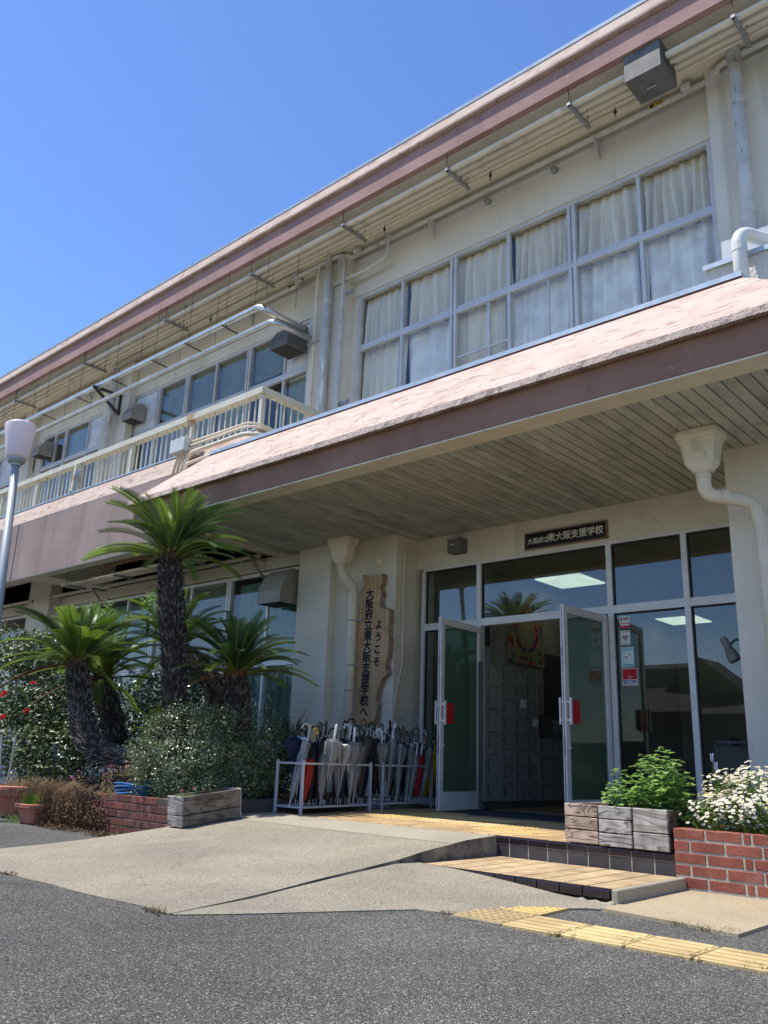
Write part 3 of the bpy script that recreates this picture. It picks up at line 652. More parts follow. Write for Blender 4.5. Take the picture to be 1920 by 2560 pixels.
# --- balcony
bl=thing('b','','',(-20,7,4)); del bl['label'],bl['category']; bl.name='balcony'; bl.parent=B; bl.location=WL[bl]-WL[B]
XBR=-8.60
part('balcony_fascia',lambda m:m.box(-45,-8.95,6.74,6.94,3.70,4.765),'mauve_grey',bl)
part('balcony_curb',lambda m:m.prismX([(6.738,4.766),(6.86,5.09),(7.02,5.09),(7.02,4.45),(6.941,4.45),(6.941,4.766)],-45,XBR),'pink',bl)
part('balcony_curb',lambda m:m.box(XBR-.14,XBR-.001,7.021,8.27,4.45,5.09),'pink',bl)
part('curb_flashing',lambda m:(m.box(-45,XBR+.01,6.845,7.03,5.092,5.112),m.box(XBR-.15,XBR+.01,7.031,8.12,5.092,5.112)),'flashing',bl)
part('edge_strip',lambda m:m.box(-45,-9.6,6.744,6.94,3.684,3.699),'soffit_paint',bl)
part('balcony_slab',lambda m:m.box(-45,-8.7,6.942,8.27,4.20,4.449),'stucco_smooth',bl)
part('beam',lambda m:m.box(onZ(82,1453,ZS).x,onZ(116,1445,ZS).x+.1,6.943,8.27,3.70,4.199),'soffit_paint',bl)
part('beam',lambda m:m.box(-21.2,-20.8,6.943,8.27,3.70,4.199),'soffit_paint',bl)
part('expansion_joint',lambda m:m.box(onY(42,1350,6.74).x-.012,onY(42,1350,6.74).x+.012,6.735,6.74,3.7,4.76),'black',bl)
# railing = its own thing
rl=thing('balcony_railing','cream painted steel railing with rust streaks along the balcony edge','railing',(-15,6.92,5.11))
zr0,zr1=5.112,5.74
m=MB(); m.cbox(-45,XBR+.02,6.86,6.99,zr1-.10,zr1,.006); obj('top_rail',m,'cream_paint',rl)
m=MB(); m.cbox(XBR-.09,XBR+.02,6.991,8.12,zr1-.10,zr1,.006); obj('top_rail',m,'cream_paint',rl)
px=[XBR-.03,onY(592,1060,6.9).x,onY(330,1160,6.9).x,onY(205,1210,6.9).x]
pz=[XBR-.035]+[onY(a,b,6.92).x for a,b in ((481,1075),(330,1140),(200,1200),(92,1240),(2,1290))]
x=pz[-1]
while x>-40: x-=1.95; pz.append(x)
for x_ in pz:
    m=MB(); m.cbox(x_-.035,x_+.035,6.885,6.955,zr0,zr1-.1,.004); obj('post',m,'cream_paint',rl)
bm_,_=mesh_of('baluster',(lambda m:(m.box(-.009,.009,-.009,.009,zr0,zr1-.1),m)[1])(MB()),'cream_paint',center=False)
x=XBR-.18
while x>-30:
    if min(abs(x-q) for q in pz)>.06: link('baluster',bm_,(x,6.92,0),rl)
    x-=.135
y=7.06
while y<8.1: link('baluster',bm_,(XBR-.035,y,0),rl); y+=.135
m=MB(); m.cbox(XBR-.07,XBR,8.04,8.10,zr0,zr1-.1,.004); obj('post',m,'cream_paint',rl)
a=onY(192,1160,6.84); b=onY(178,1228,6.84); m=MB(); m.bar(a,b,.07,.03,(0,1,0)); obj('loose_board',m,'cream_paint',rl)
# ================================================================== CURTAINS, BLINDS
def curtain(x0,x1,z0,z1,mat,label,group,Y=8.44,folds=7,amp=.04,seed=0,flare=0):
    rr=random.Random(seed); m=MB(); n=folds*8; ph=rr.random()*6; P=[]
    fr=[rr.uniform(.75,1.3) for _ in range(6)]
    for j in range(7):
        t=j/6; row=[]
        for i in range(n+1):
            u=i/n; xx=x0+(x1-x0)*(u); a=amp*1.25*(.28+.72*min(1,t*2.2))
            ww=math.sin(u*folds*2*PI+ph+.8*math.sin(u*5*fr[0]+ph)*fr[1]); w=math.copysign(abs(ww)**.7,ww)+.3*math.sin(u*folds*4.3+fr[2]*4+t*1.1)
            row.append((xx+.02*math.sin(t*3+u*9*fr[3]),Y+a*w,z1-(z1-z0)*t))
        P.append(row)
    m.grid(P); return one('curtain',m,mat,label,'curtain',group,smooth=True)
ordn=['first','second','third','fourth','fifth','sixth']
cx=[-8.15,-7.30,-6.35,-5.44,-4.49,-3.59,-2.73]
for i in range(6):
    a,b=cx[i],cx[i+1]
    curtain(a+.03*(i==0),b,6.80,7.655,'curtain',f'beige pleated curtain behind the {ordn[i]} upper pane from the left above the canopy','upper storey curtains',folds=[7,5,5,9,6,7][i],seed=i,Y=8.45+.01*(i%2),amp=[.045,.05,.05,.04,.055,.05][i])
lowm=['curtain','curtain_white','curtain','curtain_white','curtain_white','curtain_white']
for i in range(6):
    a,b=cx[i],cx[i+1]
    curtain(a,b,4.7,6.775,lowm[i],f'{"white" if lowm[i]!="curtain" else "beige"} hanging curtain behind the {ordn[i]} lower pane from the left above the canopy','lower pane curtains',folds=[5,3,5,6,5,4][i],amp=[.045,.06,.04,.045,.055,.06][i],seed=20+i,Y=8.46)
def blind(x0,x1,z0,z1,label,Y=8.42,mat='blind',step=.05):
    t=thing('venetian_blind',label,'blind',((x0+x1)/2,Y,z1),'venetian blinds on the balcony side')
    m=MB(); z=z1
    while z>z0: m.add([(x0,Y-.016,z+.016),(x1,Y-.016,z+.016),(x1,Y+.016,z-.016),(x0,Y+.016,z-.016)],[(0,1,2,3)]); z-=step
    o=obj('slats',m,mat,t,fix=False); o['kind']='stuff'
    m=MB(); m.box(x0,x1,Y-.02,Y+.02,z1+.02,z1+.06); obj('head_rail',m,'white_panel',t)
bc=[-13.57,-12.64,-11.77,-10.82,-9.87,-9.27]
for i,(n_) in enumerate(('leftmost pane beside the vented white panel','second pane from the vented white panel','third pane from the vented white panel','pane beside the grey exhaust hood panel')):
    blind(bc[i]+.03,bc[i+1]-.03,4.9 if i<3 else 7.0,7.6,f'grey green venetian blind drawn behind the {n_}')
blind(-17.15,-16.25,4.9,7.6,'green venetian blind drawn behind the balcony window left of the bracket pilaster')
blind(-9.84,-9.3,4.9,6.70,'green venetian blind behind the lower pane beside the rightmost downpipe of the balcony')
blind(-21.3,-19.7,4.9,7.6,'venetian blind behind the window at the far left of the balcony')
curtain(-10.78,-9.05,.95,3.4,'curtain_green','green pleated curtain in the ground floor window beside the column','ground floor curtains',folds=9,Y=8.5,seed=41)
blind(-12.8,-10.86,1.2,3.42,'green blind in the ground floor window behind the palms')
curtain(-15.9,-12.95,.95,3.4,'curtain_green','green curtain in the ground floor window at the far left behind the palms','ground floor curtains',folds=12,Y=8.5,seed=42)
# ================================================================== PIPES UNDER THE ROOF
pr=thing('pipe_run','four parallel cream pipes hung under the roof soffit on steel channels','pipe run',(-6,7.7,8.2))
zp=8.26
ya=onZ(913,597,zp-.03); 
ys=[7.44,7.55,7.655,7.75]; rs=[.038,.036,.024,.020]
for y_,r0 in zip(ys,rs):
    m=MB(); m.tube([(-40,y_,zp),(-20,y_,zp),(-3.25,y_,zp)],r0,10); m.tube([(-2.80,y_,zp),(2.9,y_,zp)],r0,10)
    
    obj('pipe',m,'cream_pipe',pr,smooth=False)
    for xj in (-3.9-y_%.3,-7.1+y_%.2,-10.6,-14.9): m=MB(); m.tube([(xj-.05,y_,zp),(xj+.05,y_,zp)],r0*1.18,10); obj('pipe_joint',m,'cream_pipe',pr)
hx=[-2.05,-3.95,-5.75,-7.65,-9.72,-12.1,-14.9,-17.9,-21,-24,-27]
for x_ in hx:
    m=MB(); m.box(x_-.022,x_+.022,7.33,7.84,zp-.075,zp-.04); h=obj('hanger_channel',m,'galv',pr)
    m=MB(); m.tube([(x_,7.345,zp-.07),(x_,7.345,8.45)],.006,6); m.tube([(x_,7.80,zp-.07),(x_,7.80,8.45)],.006,6); m.lathe([(.014,zp-.085),(.014,zp-.03)],(x_,7.345),6); obj('hanger_rod',m,'dark_iron',pr)
    m=MB()
    for y_,r0 in zip(ys,rs): m.tube(arc((x_,y_,zp),r0+.004,-.2,PI+.2,(0,1,0),(0,0,1),8),.004,5)
    obj('pipe_clip',m,'dark_iron',pr)
t=thing('pull_box','grey galvanised steel pull box under the roof soffit joining the pipes','junction box',(-3.02,7.6,8.1))
m=MB(); m.cbox(-3.257,-2.83,7.345,7.77,8.09,8.449,.006); obj('box_body',m,'hood_grey',t)
m=MB(); m.tube([(-3.04,7.56,8.092),(-3.04,7.56,8.065)],.012,8); m.tube([(-3.09,7.56,8.066),(-2.99,7.56,8.066)],.010,8); obj('latch',m,'galv',t)
# hooks
hk=[(1060,428,-1),(777,620,0)]
def hook(px,py,lab):
    p=onZ(px,py,8.44); m=MB(); m.tube([(p.x,p.y,8.449),(p.x,p.y,8.36)],.006,6); m.lathe([(.006,8.37),(.022,8.345),(.022,8.325),(.006,8.30)],(p.x,p.y),8)
    m.tube(arc((p.x,p.y+.0,8.285),.018,PI*.5,PI*2.1,(0,1,0),(0,0,1),8),.005,6)
    one('ceiling_hook',m,'dark_iron',lab,'hook','iron hooks under the roof soffit',smooth=True)
hook(1226,422,'black iron hook under the roof soffit near the middle curtained windows')
hook(962,558,'black iron hook under the roof soffit above the left curtained windows')
hook(1537,262,'black iron hook under the roof soffit beside the grey pull box')
hook(528,785,'black iron hook under the roof soffit left of the duct elbow')
# gas pipe along the wall head
gp=thing('gas_pipe','grey white gas pipe on triangular brackets along the top of the upper wall','gas pipe',(-5.5,8.1,8.38))
zg=8.375
m=MB(); m.tube(rpath([(2.6,8.06,zg),(-1.9,8.06,zg),(-2.45,8.06,zg),(-2.55,8.18,zg-.02),(-2.9,8.19,zg-.02),(-8.05,8.19,zg-.02),(-8.3,8.19,zg-.02),(-8.40,8.05,zg),(-9.45,8.05,zg),(-9.52,8.19,zg-.03),(-16,8.19,zg-.03),(-40,8.19,zg-.03)],.06),.036,10); obj('pipe',m,'grey_pipe',gp,smooth=True)
for x_ in (-2.52,-2.86,-8.10,-8.45,-9.42): m=MB(); m.tube([(x_-.05,8.12,zg-.01),(x_+.05,8.12,zg-.01)],.052,10); obj('pipe_joint',m,'grey_pipe',gp)
for x_ in [onY(1490,330,8.2).x,onY(1082,510,8.2).x-.02,onY(800,640,8.2).x+.1,onY(632,720,8.2).x,-16.2,-19.5,-23]:
    m=MB(); m.prismX([(YW,zg-.07),(YW,zg-.31),(YW-.02,zg-.31),(8.12,zg-.07)],x_-.005,x_+.005); m.box(x_-.02,x_+.02,8.11,YW,zg-.072,zg-.058); m.bar((x_,8.125,zg-.07),(x_,YW-.01,zg-.31),.045,.012,(1,0,0)); obj('bracket',m,'grey_pipe',gp)
cxp=onY(965,560,8.14).x
m=MB(); m.tube(rpath([(-9.3,8.0,8.40),(-15,8.0,8.40)],.05),.02,8); m.tube(rpath([(-7.45,8.19,zg),(-7.45,8.12,zg-.02),(-7.45,8.10,8.0),(-7.75,8.10,7.93),(-8.62,8.10,7.93),(-8.62,8.10,4.7)],.07),.026,10); obj('branch_pipe',m,'grey_pipe',gp,smooth=True)
m=MB(); m.box(-9.76,-9.56,8.151,8.153,8.335,8.365); m.box(-3.32,-3.15,8.145,8.152,8.335,8.378); m.box(-3.12,-2.98,8.02,8.03,8.38,8.42); obj('warning_label',m,'yellow_label',gp)
text('lettering','ガス ➡',.045,'black',gp,at(-9.64,8.148,8.35)@Matrix.Rotation(PI,4,'Z'),.001)
text('lettering','ガス ➡',.045,'black',gp,at(-3.235,8.142,8.356)@Matrix.Rotation(PI,4,'Z'),.001)
m=MB(); m.tube([(-3.0,8.02,8.43),(-9.3,8.02,8.43)],.018,8); m.tube(rpath([(-9.3,8.02,8.43),(-9.45,8.02,8.42),(-15,8.02,8.42)],.05),.022,8)
one('conduit',m,'cream_pipe','thin cream conduit running along the back of the roof soffit','conduit',smooth=True)
# downpipes between pilasters
dpx=onY(832,720,7.98).x; dpx2=-8.93
def vpipe(name,pts,r,mat,lab,cat='drainpipe',joints=(),group=None,clamps=()):
    t=thing(name,lab,cat,pts[0],group); m=MB(); m.tube(rpath(pts,r*2.2),r,14); obj('pipe',m,mat,t,smooth=True)
    for z in joints:
        m=MB()
        x_,y_=pts[0][0],pts[0][1]
        best=min(((abs((a[2]+b[2])/2-z),a) for a,b in zip(pts,pts[1:]) if min(a[2],b[2])-.01<=z<=max(a[2],b[2])+.01),default=(0,pts[0])); x_,y_=best[1][0],best[1][1]
        m.tube([(x_,y_,z-.045),(x_,y_,z+.045)],r*1.07,14); obj('collar',m,mat,t,smooth=False)
    for z,dx,y_ in clamps:
        m=MB(); x_=pts[-1][0]; m.tube(arc((x_,pts[-1][1],z),r*1.1,0,2*PI,(1,0,0),(0,1,0),12),.006,5); m.box(x_+dx-.01,x_+dx+.05,pts[-1][1]-.008,y_,z-.008,z+.008); m.lathe([(.014,z-.02),(.014,z+.02)],(x_+dx+.05,pts[-1][1]),6); obj('clamp',m,'galv',t)
    return t
ly=8.02
def X_(px,py,Y=ly): return onY(px,py,Y).x
xL=X_(812,850); 
vpipe('drainpipe',[(xL,ly,8.44),(xL,ly,5.35),(xL+.02,ly-.02,5.14),(xL+.22,ly-.14,5.14),(xL+.22,ly-.14,4.5)],.058,'grey_pipe','cream white drainpipe with peeling paint between the balcony windows and the curtained windows',joints=(7.6,6.3,5.36))
xb=X_(850,750)
vpipe('gas_riser',[(xb-.1,ly+.05,8.36),(xb,ly+.05,8.27),(xb,ly+.05,5.75),(xb,ly+.05,5.62),(xb+.08,ly+.05,5.62),(xb+.08,ly+.05,4.6)],.024,'grey_pipe','thin grey riser pipe with an elbow right of the peeling drainpipe','pipe',joints=(7.4,))
m=MB(); m.box(xb+.0,xb+.2,ly+.08,8.12,5.80,5.86); m.box(xb+.03,xb+.2,ly+.08,8.12,7.65,7.70)
one('pipe_support',m,'galv','small rusty steel supports holding the thin riser pipes on the pilaster','bracket')
xc=X_(785,800)
vpipe('conduit_riser',[(xc+.02,8.05,8.38),(xc+.02,8.05,8.30),(xc,8.06,8.22),(xc,8.06,4.7)],.022,'cream_pipe','slim cream pipe rising beside the grey exhaust hood','pipe',joints=(7.9,))
m=MB(); m.bar((xc-.1,8.0,6.97+.0),(xc+.16,8.0,6.97),.02,.02); one('pipe_clamp',m,'galv','brown rusty clamp joining the slim pipe and the peeling drainpipe','clamp')
xR=X_(1856,380,7.98)
vpipe('drainpipe',[(X_(1850,300,7.98),7.98,8.40),(xR,7.98,6.5),(X_(1872,560,7.98),7.98,5.62),(X_(1885,600,7.98),7.98,5.50)],.07,'grey_pipe','thick drainpipe with peeling paint at the right end of the curtained windows',joints=(7.7,6.35))
Yq=7.0
a=onY(1870,625,Yq); b=onY(1845,590,Yq)
vpipe('drainpipe',[(b.x+.30,Yq+.55,b.z+.02),(b.x+.28,Yq+.5,b.z+.02),(b.x,Yq,b.z+.05),(b.x,Yq,4.6)],.064,'pvc_white','short white elbow drainpipe standing on the canopy roof beside the parapet stub',joints=(b.z-.12,))
xL3=-15.0; a=onY(270,1010,8.0)
vpipe('drainpipe',[(onY(288,960,8.0).x,8.0,8.3),(onY(262,1090,8.0).x,8.0,5.1)],.07,'grey_pipe','peeling white drainpipe beside the black triangular bracket over the balcony',joints=(7.3,))
# parapet stub at right
t=thing('parapet_stub','low rough white parapet stub with grey coping at the right end of the canopy roof','parapet',(-2.3,7.2,4.6))
YS=7.15; k=onY(1765,675,YS); kk=onY(1766,700,YS)
m=MB(); m.box(k.x+.01,1.8,YS,YS+.9,4.55,k.z-.02); obj('wall',m,'stucco_white',t)
m=MB(); m.box(k.x-.02,1.8,YS-.03,YS+.93,k.z-.019,k.z+.03); obj('coping',m,'flashing',t)
c0=onY(1779,625,7.6)
m=MB(); m.box(c0.x,1.8,7.9,8.12,5.3,onY(1779,625,7.9).z+.05); obj('back_flashing',m,'alu_blue',t)
# ================================================================== SILVER DUCTS AND HOODS
dt=thing('air_duct','pair of silver insulated air ducts hung below the roof soffit above the balcony','air duct',(-12,7.3,7.45))
YD=7.3
pA=onY(655,768,YD); pE=onY(745,815,7.95)
m=MB(); zA=onY(640,772,YD).z; m.tube(rpath([(-38,YD,zA),(pA.x-.05,YD,zA),(pA.x+.12,YD+.02,zA-.12),(pA.x+.35,YD+.6,zA-.28)],.10,6),.054,14); obj('duct',m,'silver',dt,smooth=True)
zB=onY(640,815,7.42).z
m=MB(); m.tube(rpath([(-38,7.46,zB-.02),(pA.x+.08,7.46,zB-.02),(pA.x+.2,7.5,zB-.1),(pA.x+.4,8.0,zB-.2)],.10,6),.045,14); obj('duct',m,'silver',dt,smooth=True)
for x_ in (-9.0,-10.0,-11.0,-12.0,-13.3,-14.6,-16,-17.5,-19,-21,-23): 
    m=MB(); m.tube([(x_+.25,7.5,zB+.04),(x_+.25,7.5,8.45)],.004,5); obj('hanger_rod',m,'dark_iron',dt)
    m=MB(); m.tube([(x_-.2,YD-.02,zA+.05),(x_-.2,YD-.02,8.45)],.004,5)
    m.bar((x_-.2,YD-.08,zA-.066),(x_-.2,7.56,zA-.066-.02),.025,.012); obj('duct_hanger',m,'dark_iron',dt)
def hoodbox(name,c,w,d,h,mat,lab):
    x_,y_,z_=c; m=MB(); pr=[(y_,z_),(y_-d,z_),(y_-d,z_+h*.35),(y_-d*.72,z_+h*.8),(y_-d*.4,z_+h),(y_,z_+h)]; m.prismX(pr,x_,x_+w)
    t=thing(name,lab,'exhaust hood',(x_,y_,z_)); obj('hood',m,mat,t); m=MB(); m.box(x_+.02,x_+w-.02,y_-d+.02,y_-.01,z_-.004,z_-.001); obj('grille',m,'room_dark',t)
h1=onY(724,835,8.1)
hoodbox('exhaust_hood',(-9.72,8.27,7.05),.42,.42,.46,'hood_grey','grey steel exhaust hood at the end of the silver ducts')
hoodbox('exhaust_hood',(onY(330,1030,8.2).x,8.29,7.02),.34,.30,.36,'beige_hood','beige exhaust hood on a white panel above the balcony railing')
hoodbox('exhaust_hood',(-9.62,8.27,2.90),.50,.36,.52,'beige_hood','large dark beige hood in the ground floor window beside the column')
hoodbox('exhaust_hood',(-18.1,8.29,7.1),.34,.30,.36,'beige_hood','small beige hood behind the lamp at the left end of the balcony windows')
# triangular bracket
pA=onY(235,968,7.2); t=MB(); a=Vector((onY(235,966,7.2).x,7.2,onY(235,966,7.2).z)); YB_=8.12; b=onY(303,990,YB_); c=onY(297,1036,YB_); b.x=c.x=(b.x+c.x)/2
m=MB(); m.bar(a,b,.05,.05); m.bar(b,c,.05,.05); m.bar(a,c,.045,.045); a2=a+Vector((.45,0,0))
one('steel_bracket',m,'dark_iron','black triangular steel bracket carrying the silver ducts on the pilaster','bracket')
# vents in wall left
m=MB(); q=onY(68,1095,YW); m.box(q.x-.35,q.x+.35,YW-.02,YW-.001,q.z-.25,q.z+.25)
one('wall_vent',m,'room_dark','dark louvred vent opening in the upper wall behind the lamp head','vent')
m=MB(); q=onY(78,1155,YW); m.box(q.x-.22,q.x+.22,YW-.03,YW-.001,q.z-.28,q.z+.28)
one('wall_vent',m,'hood_grey','small square grey vent in the upper wall just below the louvred vent','vent')
# junction box + pipes on balcony curb
t=thing('junction_box','pale grey electrical box on the balcony curb beside the canopy','electrical box',(-10.1,6.6,5.1))
k0=onY(438,1128,6.6);k1=onY(470,1088,6.6)
m=MB(); m.cbox(k0.x,k0.x+.36,6.50,6.80,onY(445,1128,6.5).z,onY(445,1097,6.5).z+.01,.006); obj('box_body',m,'ac_box',t)
m=MB(); bx=k0.x
for i,dx in enumerate((.06,.13,.20,.28)):
    e=onY(430+i*11,1186-i*2,6.66); m.tube(rpath([(bx+dx,6.62,onY(455,1125,6.6).z+.0),(bx+dx,6.62,onY(455,1135,6.6).z),(e.x,6.66,e.z-.05)],.05),.020,8)
obj('cable_pipe',m,'cream_pipe',t,smooth=True)
m=MB(); s0=onY(487,1110,6.62)
m.tube(rpath([(bx+.36,6.62,s0.z+.05),(XBR+.02,6.66,s0.z+.06),(XBR+.12,6.75,s0.z+.05),(XBR+.14,8.0,s0.z+.03)],.15),.018,8)
m.tube(rpath([(bx+.34,6.60,s0.z-.02),(XBR+.02,6.62,s0.z-.01),(XBR+.17,6.72,s0.z-.02),(XBR+.19,8.0,s0.z-.03)],.15),.020,8)
m.tube(rpath([(bx+.30,6.56,4.66),(bx+.40,6.58,s0.z-.14),(XBR+.03,6.60,s0.z-.12),(XBR+.22,6.72,s0.z-.14),(XBR+.24,8.0,s0.z-.16)],.12),.030,10)
m.tube(rpath([(bx+.42,6.52,4.6),(bx+.44,6.52,4.72),(XL1+.2,6.50,4.73)],.06),.024,8)
one('conduit',m,'cream_pipe','bundle of cream conduits curving round the corner of the balcony curb','conduit',smooth=True)
# pipes under the balcony
t=thing('pipe_run','dusty cream pipes hung under the balcony slab behind the palms','pipe run',(-12,7.6,3.6))
for y_,r0,z_ in ((7.35,.03,3.62),(7.45,.03,3.62),(7.55,.03,3.62),(8.12,.035,3.72)):
    m=MB(); m.tube([(-10.35 if y_<8 else -9.9,y_,z_),(-14.5 if y_<8 else -30,y_,z_)],r0,8); obj('pipe',m,'cream_pipe',t,smooth=True)
for x_ in (-10.6,-12.6,-14.2): m=MB(); m.box(x_-.02,x_+.02,7.25,7.65,3.56,3.59); m.tube([(x_,7.27,3.57),(x_,7.27,4.2)],.006,5); obj('hanger',m,'galv',t)
for x_ in (-9.95,-12.3,-14.6,-17): m=MB(); m.bar((x_,8.0,3.68),(x_,8.27,3.40),.03); m.bar((x_,8.0,3.68),(x_,8.27,3.68),.03); obj('bracket',m,'galv',t)
m=MB(); m.tube(rpath([(-11.2,6.97,3.98),(-9.95,7.02,3.98),(-9.72,8.0,3.98),(-9.72,8.2,3.98)],.1),.05,10); m.tube(rpath([(-11.6,7.15,3.8),(-10.1,7.15,3.8),(-9.78,7.9,3.8),(-9.78,8.05,3.88),(-9.78,8.26,3.9)],.1),.045,10)
one('drainpipe',m,'cream_pipe','dusty pipes crossing under the balcony beside the canopy soffit','pipe',smooth=True)
# detectors on wall
for px,py,l in ((1386,424,'above the fourth upper pane'),(1219,503,'beside the middle pipe bracket')):
    p=onY(px,py,YW-.03); m=MB(); m.lathe([(.03,-.05),(.045,-.03),(.045,.03),(.03,.04)],(0,0),10)
    mm=[Matrix.Rotation(R(90),4,'X')@Vector(v) for v in m.v]; m.v=[(v.x+p.x,v.y+p.y,v.z+p.z) for v in mm]
    one('sensor',m,'galv',f'round metal fitting on the upper wall {l}','wall fitting',smooth=True)
# ================================================================== HOPPERS AND GROUND DRAINPIPES
def hopper(c,w,d,h,lab,pts,r,joints,clamps=(),mat='pvc'):
    t=thing('rain_hopper',lab,'drainpipe',c); x_,y_,z_=c
    m=MB()
    def ring(sx,sy,z,n=24,e=11):
        out=[]
        for i in range(n):
            a=2*PI*(i+.5)/n; cx_,cy_=math.cos(a),math.sin(a); k_=(abs(cx_)**e+abs(cy_)**e)**(-1/e); out.append((x_+cx_*k_*sx/2,y_+cy_*k_*sy/2,z))
        return out
    rings=[ring(w*1.12,d*1.12,z_),ring(w*1.18,d*1.18,z_-.012),ring(w*1.18,d*1.18,z_-.06),ring(w*1.06,d*1.06,z_-.085),ring(w*1.05,d*1.05,z_-.105),ring(w*.95,d*.95,z_-.12),ring(w*.78,d*.78,z_-h+.05),ring(w*.62,d*.62,z_-h+.01),ring(r*2.4,r*2.4,z_-h-.03,e=2)]
    P=[q+[q[0]] for q in rings]; m.grid(P); obj('hopper_bowl',m,mat,t,smooth=False)
    m=MB(); m.tube(rpath(pts,r*2.0,6),r,16); obj('pipe',m,mat,t,smooth=True)
    for a,b in joints:
        m=MB(); m.tube([a,b],r*1.08,16); obj('collar',m,mat,t)
    for z in clamps:
        m=MB(); q=pts[-1]; m.tube(arc((q[0],q[1],z),r*1.08,0,2*PI,(1,0,0),(0,1,0),14),.005,5); m.bar((q[0]+r,q[1],z),(q[0]+r+.10,q[1]+.0,z),.012); m.bar((q[0]+r+.10,q[1],z-.015),(q[0]+r+.10,q[1],z+.03),.016); obj('clamp',m,'galv',t)
xh=onY(857,1368,8.02).x
hopper((xh,8.02,ZS-.002),.36,.22,.34,'cream rain hopper and drainpipe on the column left of the doors',[(xh,8.02,3.34),(xh,8.02,3.20),(xh+.12,8.10,3.04),(xh+.13,8.14,2.95),(xh+.13,8.14,.2)],.062,[((xh,8.02,3.31),(xh,8.02,3.25)),((xh+.13,8.14,2.9),(xh+.13,8.14,2.84)),((xh+.13,8.14,1.2),(xh+.13,8.14,1.14))],(2.55,1.95,1.62))
m=MB(); m.tube([(xh+.04,8.25,3.0),(xh+.04,8.25,.3)],.012,6); one('cable',m,'galv','thin vertical cable tube behind the left drainpipe','cable')
YH=7.12
xh=onY(1752,1110,YH).x; q=onY(1868,1218,7.45); q2=onY(1902,1300,7.5)
zz=3.10
hopper((xh,YH,ZS-.002),.33,.26,.36,'large cream rain hopper and drainpipe under the canopy at the right edge',[(xh,YH,3.32),(xh,YH,zz),(q2.x-.03,7.5,zz-.03),(q2.x,7.52,zz-.3),(q2.x+.0,7.55,.0)],.062,[((xh,YH,3.30),(xh,YH,3.25)),((xh+.10,YH+.1,zz-.005),(xh+.14,YH+.14,zz-.006)),((q2.x,7.525,zz-.20),(q2.x,7.525,zz-.30)),((q2.x,7.53,zz-.42),(q2.x,7.53,zz-.45)),((q2.x,7.54,2.05),(q2.x,7.54,1.98))],(2.6,))
# ================================================================== ENTRANCE THINGS
def door(name,hx,ang,lab,flip):
    t=thing(name,lab,'door',(hx,8.69,Z2+.012)); t.rotation_euler=(0,0,ang)
    w=.885; h=2.165
    def loc(nm,m,mat,lb=None):
        me,c=mesh_of(nm,m,mat); o=link(nm,me,c,t,local=True)
        if lb: o['label']=lb
        return o
    m=MB(); m.cbox(0,.07,-.022,.022,0,h,.003); m.cbox(w-.075,w,-.022,.022,0,h,.003); m.cbox(.071,w-.076,-.021,.021,h-.085,h-.001,.003); m.cbox(.071,w-.076,-.021,.021,.0,.20,.003); loc('door_frame',m,'alu')
    m=MB(); m.box(w-.0745,w-.002,-.0235,-.0225,.0,h-.002); m.box(w+.0002,w+.0015,-.006,.006,.02,h-.02); loc('edge_seal',m,'alu_dark')
    m=MB(); m.box(.071,w-.076,-.004,.004,.20,h-.085); loc('pane',m,'glass_door')
    m=MB(); m.box(.065,.08,-.012,.012,.2,h-.085); m.box(w-.085,w-.07,-.012,.012,.2,h-.085); loc('bead',m,'alu')
    for s in (-1,1):
        m=MB(); m.box(w-.05,w-.022,s*.062-.010,s*.062+.010,.93,1.20); m.box(w-.045,w-.027,min(0,s*.06),max(0,s*.06),.96,.985); m.box(w-.045,w-.027,min(0,s*.06),max(0,s*.06),1.145,1.17); loc('handle',m,'alu')
    m=MB(); m.box(w-.25,w-.055,-.034,-.026,.95,1.18); m.box(w-.25,w-.055,.026,.034,.95,1.18); loc('push_plate',m,'red','red push plate')
    m=MB(); m.box(w+.0005,w+.002,-.011,.011,.62,.80); m.box(w+.0005,w+.002,-.011,.011,1.62,1.72); loc('latch',m,'alu_dark')
    m=MB(); m.tube([(w-.05,-.04,.70),(w-.05,.04,.70)],.014,10); loc('lock',m,'alu')
    return t
door('glass_door',-6.155,math.atan2(7.82-8.69,-6.14+6.155)+R(2),'left glass entrance door with red push plate swung open toward the umbrella racks',False)
door('glass_door',-4.435,math.atan2(7.82-8.69,-4.49+4.435),'right glass entrance door with red push plate swung open in front of the sticker window',True)
# sign board
t=thing('name_sign','long black school name plate in a grey metal frame above the doors','sign',(-4.93,8.69,3.41))
m=MB(); m.box(-5.475,-4.385,8.690,8.703,3.318,3.507); obj('plate',m,'sign_black',t)
m=MB(); m.box(-5.49,-4.37,8.682,8.711,3.507,3.522); m.box(-5.49,-4.37,8.682,8.711,3.303,3.318); m.box(-5.49,-5.475,8.683,8.711,3.318,3.507); m.box(-4.385,-4.37,8.683,8.711,3.318,3.507); obj('frame',m,'bark_edge',t)
text('lettering','大阪府立',.078,'sign_silver',t,at(-5.292,8.688,3.405),.0012,spacing=.98)
text('lettering','東大阪支援学校',.108,'sign_silver',t,at(-4.79,8.688,3.413),.0018,spacing=.97)
